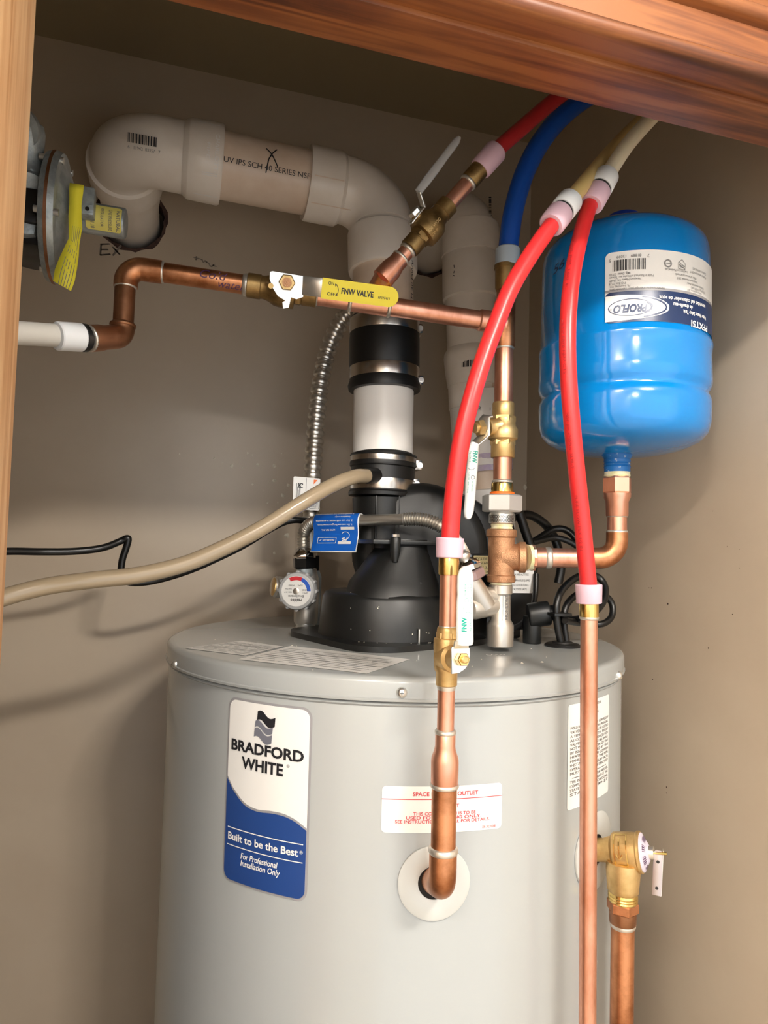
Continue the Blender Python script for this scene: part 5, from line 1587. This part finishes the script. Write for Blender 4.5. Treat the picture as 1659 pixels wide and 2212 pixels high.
lines('tag_frame', tfl, poly2seg([(47 * tk, rw * 5.25), (87 * tk, rw * 5.25), (87 * tk, rw * 6.1), (47 * tk, rw * 6.1)], True) + poly2seg(circ(28 * tk, rw * 5.0, 9 * tk, 16, 40, 330, ry=rw * .6)), 1.0 * tk, 'white', sheet, e=.0011)

# ------------------------------------------------------------------ condensate hose and black cord
ch = thing('condensate_hose', 'clear brownish drain hose sweeping left from the lower black collar', 'hose', P(785, 1029, .87))
pts = [P(792, 1028, .885), P(765, 1030, .87), P(715, 1050, .86), P(650, 1088, .85), P(570, 1138, .845), P(490, 1180, .84), P(400, 1218, .835), P(300, 1242, .83), P(200, 1253, .825), P(100, 1267, .82), P(10, 1290, .81), P(-80, 1320, .80)]
sweep('tube', spline(pts, 10), .0096, 'hose', ch, 24)
turned('barb', P(812, 1027, .90), P(779, 1029, .878), [(0, .0105), (.6, .0105), (1, .0085)], 'rubber', ch, 20)
bc_ = [P(-60, 1196, .95), P(20, 1191, .97), P(90, 1192, .99), P(160, 1191, 1.0), P(220, 1184, 1.01), P(258, 1170, 1.02), P(273, 1163, 1.02), P(277, 1166, 1.02), P(272, 1185, 1.02), P(264, 1210, 1.02), P(262, 1238, 1.02), P(272, 1255, 1.02), P(300, 1259, 1.02), P(345, 1252, 1.02), P(410, 1232, 1.01), P(470, 1206, 1.0), P(530, 1176, .99), P(580, 1145, .98), P(620, 1126, .98), P(652, 1124, .985), P(690, 1135, 1.0), P(740, 1160, 1.01)]
tag(sweep('black_cord', spline(bc_, 8), R(P(430, 1225, 1.0), 15), 'cord', None, 16), 'black electric cord bent sharply by the wall behind the clear drain hose', 'cord')

# ------------------------------------------------------------------ control box, cords and grommet at the right of the lid
xb = thing('control_box', 'black plastic control box with white and cream labels behind the bronze tee', 'box', P(1115, 1330, .86))
b0_, b1_ = P(1060, 1335, .84), P(1160, 1228, .84)
box('case', (b0_.x + .006, .84, LZ + .012), (b1_.x - .004, .92, b1_.z), 'black', xb, .004)
box('case_foot', (b0_.x - .004, .845, LZ), (b1_.x - .02, .90, LZ + .03), 'black', xb, .004)
wq = P(1092, 1281, .838)
wf2 = flat(wq, Vector((1, 0, 0)), Vector((0, 0, 1)))
wW, wH = (P(1152, 1280, .838) - wq).x, P(1150, 1226, .838).z - wq.z
panel('white_label', wf2, wW, wH, .002, 'white', xb, 6, .0003)
text([('THIS APPLIANCE EQUIPPED FOR', wW * .5, wH * .86, wH * .13, 'CENTER', 0, 0, -wW * .92), ('USE IN HIGH ALTITUDE', wW * .5, wH * .68, wH * .13, 'CENTER', 0, 0, -wW * .62), ('CET APPAREIL EQUIPPE', wW * .5, wH * .45, wH * .13, 'CENTER', 0, 0, -wW * .7), ("POUR L'UTILISATION A", wW * .5, wH * .28, wH * .13, 'CENTER', 0, 0, -wW * .62), ("L'ALTITUDE HAUTE", wW * .5, wH * .11, wH * .13, 'CENTER', 0, 0, -wW * .5)], wf2, 'ink', xb, e=.0006)
cq = P(1022, 1240, .80)
cf2 = flat(cq, Vector((1, .1, 0)), Vector((0, 0, 1)))
cH = P(1022, 1200, .80).z - cq.z
box('label_bracket', (cq.x - .002, .802, cq.z - .002), (cq.x + .034, .84, cq.z + cH + .002), 'black', xb, .001)
panel('cream_label', cf2, .031, cH, .001, 'cream', xb, 6, .0003)
text([('SYSTEME', .002, cH * .78, cH * .2, 'LEFT', 0, 0, -.027), ('120V 60HZ', .002, cH * .54, cH * .2, 'LEFT', 0, 0, -.025), ('MAX 3.0A', .002, cH * .30, cH * .2, 'LEFT', 0, 0, -.026), ('TYPE B', .002, cH * .06, cH * .2, 'LEFT', 0, 0, -.02)], cf2, 'ink', xb, e=.0006)
pq = P(1160, 1325, .80)
pl_ = thing('cord_plug', 'black cord connector lying on the heater lid beside the looped cords', 'plug', P(1150, 1365, .80))
rod('plug_body', P(1140, 1330, .80), P(1188, 1324, .79), .016, 'black', pl_, 20, .003)
rod('plug_boot', P(1186, 1324, .79), P(1200, 1324, .785), .010, 'rubber', pl_, 16, .002)
rod('plug_foot', P(1150, 1330, .80), Vector((P(1150, 1330, .80).x, .80, LZ)), .012, 'black', pl_, 16, .002)
def cord(name, label, L, wpx, group=None, cat='cord'):
    p = spline([P(*q) for q in L], 8)
    return tag(sweep(name, p, R(p[len(p) // 2], wpx), 'cord', None, 14), label, cat, group)
cord('power_cord', 'thick black cord looping high from the blower behind the steel union', [(1105, 1118, .90), (1140, 1112, .91), (1172, 1128, .915), (1194, 1155, .92), (1207, 1190, .92), (1212, 1225, .92), (1206, 1260, .92)], 19)
cord('power_cord', 'black cord arching behind the short copper pipe to the tank', [(1128, 1185, .89), (1165, 1162, .90), (1195, 1144, .905), (1220, 1144, .90), (1242, 1162, .89), (1256, 1195, .885)], 15)
cord('power_cord', 'lower black cord arching behind the short copper pipe to the tank', [(1150, 1172, .885), (1195, 1162, .89), (1225, 1168, .885), (1250, 1184, .88), (1262, 1205, .878)], 13)
cord('power_cord', 'black sleeve dropping straight behind the branch of the bronze tee', [(1122, 1108, .87), (1132, 1140, .87), (1142, 1170, .87), (1148, 1195, .87), (1151, 1218, .872), (1151, 1240, .875)], 20)
cord('power_cord', 'black cord running down beside the white label of the control box', [(1158, 1240, .835), (1156, 1285, .825), (1148, 1320, .815), (1130, 1345, .81), (1100, 1362, .80)], 13)
gp_ = AZ(1215, 1396, LZ)
tag(turned('cord_grommet', gp_, gp_ + Vector((0, 0, .006)), [(0, R(gp_, 76)), (.25, R(gp_, 77)), (.6, R(gp_, 70)), (.7, R(gp_, 46)), (1, R(gp_, 42))], 'rubber', None, 32), 'round black rubber grommet let into the heater lid', 'grommet')
gyy = gp_.y
cord('looped_cord', 'outermost black cord looping from the lid grommet behind the right red hose', [(1213, 1394, gyy), (1204, 1350, gyy), (1202, 1310, gyy), (1212, 1278, gyy + .005), (1238, 1252, gyy + .012), (1268, 1240, gyy + .02), (1296, 1250, gyy + .02), (1308, 1275, gyy + .01), (1300, 1305, gyy), (1270, 1332, gyy - .005), (1225, 1338, gyy + .03), (1195, 1330, .78)], 15)
cord('looped_cord', 'inner black cord looping from the lid grommet behind the pink ring', [(1225, 1394, gyy + .008), (1219, 1350, gyy + .01), (1221, 1315, gyy + .012), (1236, 1292, gyy + .018), (1262, 1278, gyy + .024), (1295, 1280, gyy + .026), (1320, 1300, gyy + .026), (1322, 1330, gyy + .02), (1300, 1348, gyy + .015), (1255, 1346, gyy + .02), (1220, 1340, .765)], 14)
zt2 = P(1213, 1328, gyy - .007)
tag(box('cable_tie', zt2 - Vector((.012, .004, .002)), zt2 + Vector((.013, .022, .002)), 'cord', None, .001), 'thin black cable tie holding the looped cords together', 'cable tie')

# ------------------------------------------------------------------ gas regulator at the left edge
gvY = .80
grg = thing('gas_regulator', 'grey cast metal gas regulator behind the left door jamb', 'regulator', P(120, 450, gvY))
gc = P(124, 474, gvY)
gx = Vector((1, 0.0, -.03)).normalized()
gR = R(gc, 246) * 1.10
turned('diaphragm_flange', gc - gx * .009, gc + gx * .008, [(0, gR * .90), (.08, gR * .97), (.42, gR), (.46, gR * .985), (.54, gR * .985), (.58, gR), (.92, gR * .97), (1, gR * .88), (1, .001)], 'galv', grg, 56, angle=30)
turned('flange_seam', gc - gx * .0022, gc + gx * .0008, [(0, gR * 1.003), (1, gR * 1.003)], 'copper_brown', grg, 56)
turned('diaphragm_dome', gc + gx * .007, gc + gx * .021, [(0, gR * .84), (.3, gR * .72), (.7, gR * .5), (1, gR * .36), (1, .001)], 'galv', grg, 40)
sa, sb = gc + gx * .030 + Vector((0, 0, -.012)), P(272, 484, gvY - .004)
sa = P(165, 466, gvY)
rod('spring_tube', P(150, 464, gvY), sb, R(sb, 64), 'galv', grg, 36, .002)
ta_ = P(188, 470.2, gvY - .0013)
st_ = along(ta_, (sb - ta_).normalized(), R(sb, 64), VIEW(ta_))
gl = panel('yellow_label', st_, .036, .027, .003, 'labelyellow', grg, 8, .0010, u0=.002, v0=-.011, rows=8)
text([('NATURAL', .033, .012, .0062, 'LEFT', .01, 0, -.021, -90), ('GAS PRESSURE', .025, .012, .0055, 'LEFT', 0, 0, -.021, -90), ('REGULATOR', .017, .012, .005, 'LEFT', 0, 0, -.018, -90), ('ANSI Z21.18', .007, .012, .0062, 'LEFT', .01, 0, -.021, -90)], st_, 'greyink', gl, e=.0015)
hb = P(186, 434, gvY - .03)
box('vent_lug', hb - Vector((.0085, .004, .016)), hb + Vector((.0085, .012, .014)), 'galv', grg, .002)
rod('lug_hole', hb + Vector((.002, -.0045, -.010)), hb + Vector((.002, -.0035, -.010)), .0022, 'dark', grg, 12)
bo = P(60, 460, gvY)
box('valve_body', (bo.x - .06, gvY - .045, P(60, 545, gvY).z), (gc.x - .010, gvY + .035, P(60, 440, gvY).z), 'galv', grg, .012)
box('body_panel', (bo.x - .05, gvY - .048, P(60, 520, gvY).z), (P(95, 480, gvY - .046).x, gvY - .04, P(60, 448, gvY).z), 'darknut', grg, .004)
box('upper_body', (bo.x - .05, gvY - .035, P(60, 450, gvY).z), (gc.x - .008, gvY + .03, P(60, 372, gvY).z), 'galv', grg, .008)
turned('pipe_socket', P(60, 420, gvY - .042), P(60, 408, gvY - .015), [(0, .021), (.5, .023), (1, .023)], 'galv', grg, 28)
turned('lower_cap', Vector((bo.x + .01, gvY, P(60, 560, gvY).z)), Vector((bo.x + .01, gvY, P(60, 530, gvY).z)), [(0, .030), (.2, .036), (1, .036)], 'darknut', grg, 32)
for a in range(6):
    an = 2 * PI * a / 6 + .3
    q = gc + (Vector((0, 1, 0)) * math.cos(an) + Vector((0, 0, 1)) * math.sin(an)) * gR * .92
    rod('flange_bolt', q - gx * .012, q + gx * .011, .0035, 'zinc', grg, 10)
gpp = thing('gas_pipe', 'grey galvanised gas pipe fittings rising from the regulator behind the left jamb', 'pipe', P(70, 405, gvY - .03))
gpl = [P(60, 418, gvY - .03), P(64, 385, gvY - .034), P(66, 360, gvY - .036)]
rod('nipple', gpl[0], P(66, 372, gvY - .034), .0135, 'galv', gpp, 24)
turned('elbow', P(64, 398, gvY - .030), P(56, 262, gvY - .045), [(0, .014), (.02, .0165), (.12, .0170), (.18, .0150), (.45, .0138), (.62, .0160), (.82, .0175), (.94, .0165), (1, .012)], 'galv', gpp, 28)
turned('elbow_mouth', P(36, 276, gvY - .055), P(56, 282, gvY - .035), [(0, .0145), (.02, .0205), (.4, .0205), (1, .0165)], 'galv', gpp, 28)

# the yellow tag hanging from the regulator
yt = thing('warning_tag', 'twisted yellow warning tag hanging on the gas regulator', 'tag', P(165, 500, gvY - .04))
yc = [(166, 398, 28, 0), (165, 410, 28, 0), (163, 440, 24, 5), (162, 470, 26, 10), (163, 490, 27, 15), (160, 520, 22, 25), (154, 545, 30, 20), (147, 570, 36, 15), (140, 595, 40, 12), (134, 618, 36, 10)]
V, Fc = [], []
n = len(yc)
tagpts = []
for x, y, wd_, tw_ in yc:
    c_ = P(x, y, gvY - .045)
    hw = R(c_, wd_)
    d_ = Vector((math.cos(math.radians(tw_)), math.sin(math.radians(tw_)), 0.0))
    if y > 500:
        d_ = Vector((d_.x, d_.y, -.42 * min((y - 500) / 60, 1)))
    tagpts.append((c_ - d_ * hw, c_ + d_ * hw))
for a, b in tagpts:
    V += [a, b]
sh = mesh('tag_sheet', V, [(2 * i, 2 * i + 1, 2 * i + 3, 2 * i + 2) for i in range(n - 1)], 'tagyellow', yt, angle=60)
sh.modifiers.new('thick', 'SOLIDIFY').thickness = .0007
sg, Fc = [], []
V = []
for k in range(5):
    q0_, q1_ = .28 + .14 * k, .31 + .14 * k
    for i in range(4, n - 1):
        a0_, b0__ = tagpts[i]
        a1_, b1__ = tagpts[i + 1]
        b_ = len(V)
        for (A_, B_, q) in ((a0_, b0__, q0_), (a0_, b0__, q1_), (a1_, b1__, q1_), (a1_, b1__, q0_)):
            V.append(A_.lerp(B_, q) + Vector((0, -.0009, 0)))
        Fc.append((b_, b_ + 1, b_ + 2, b_ + 3))
pl2 = mesh('printed_lines', V, Fc, 'greyink', sh, smooth=False)
pl2['kind'] = 'stuff'
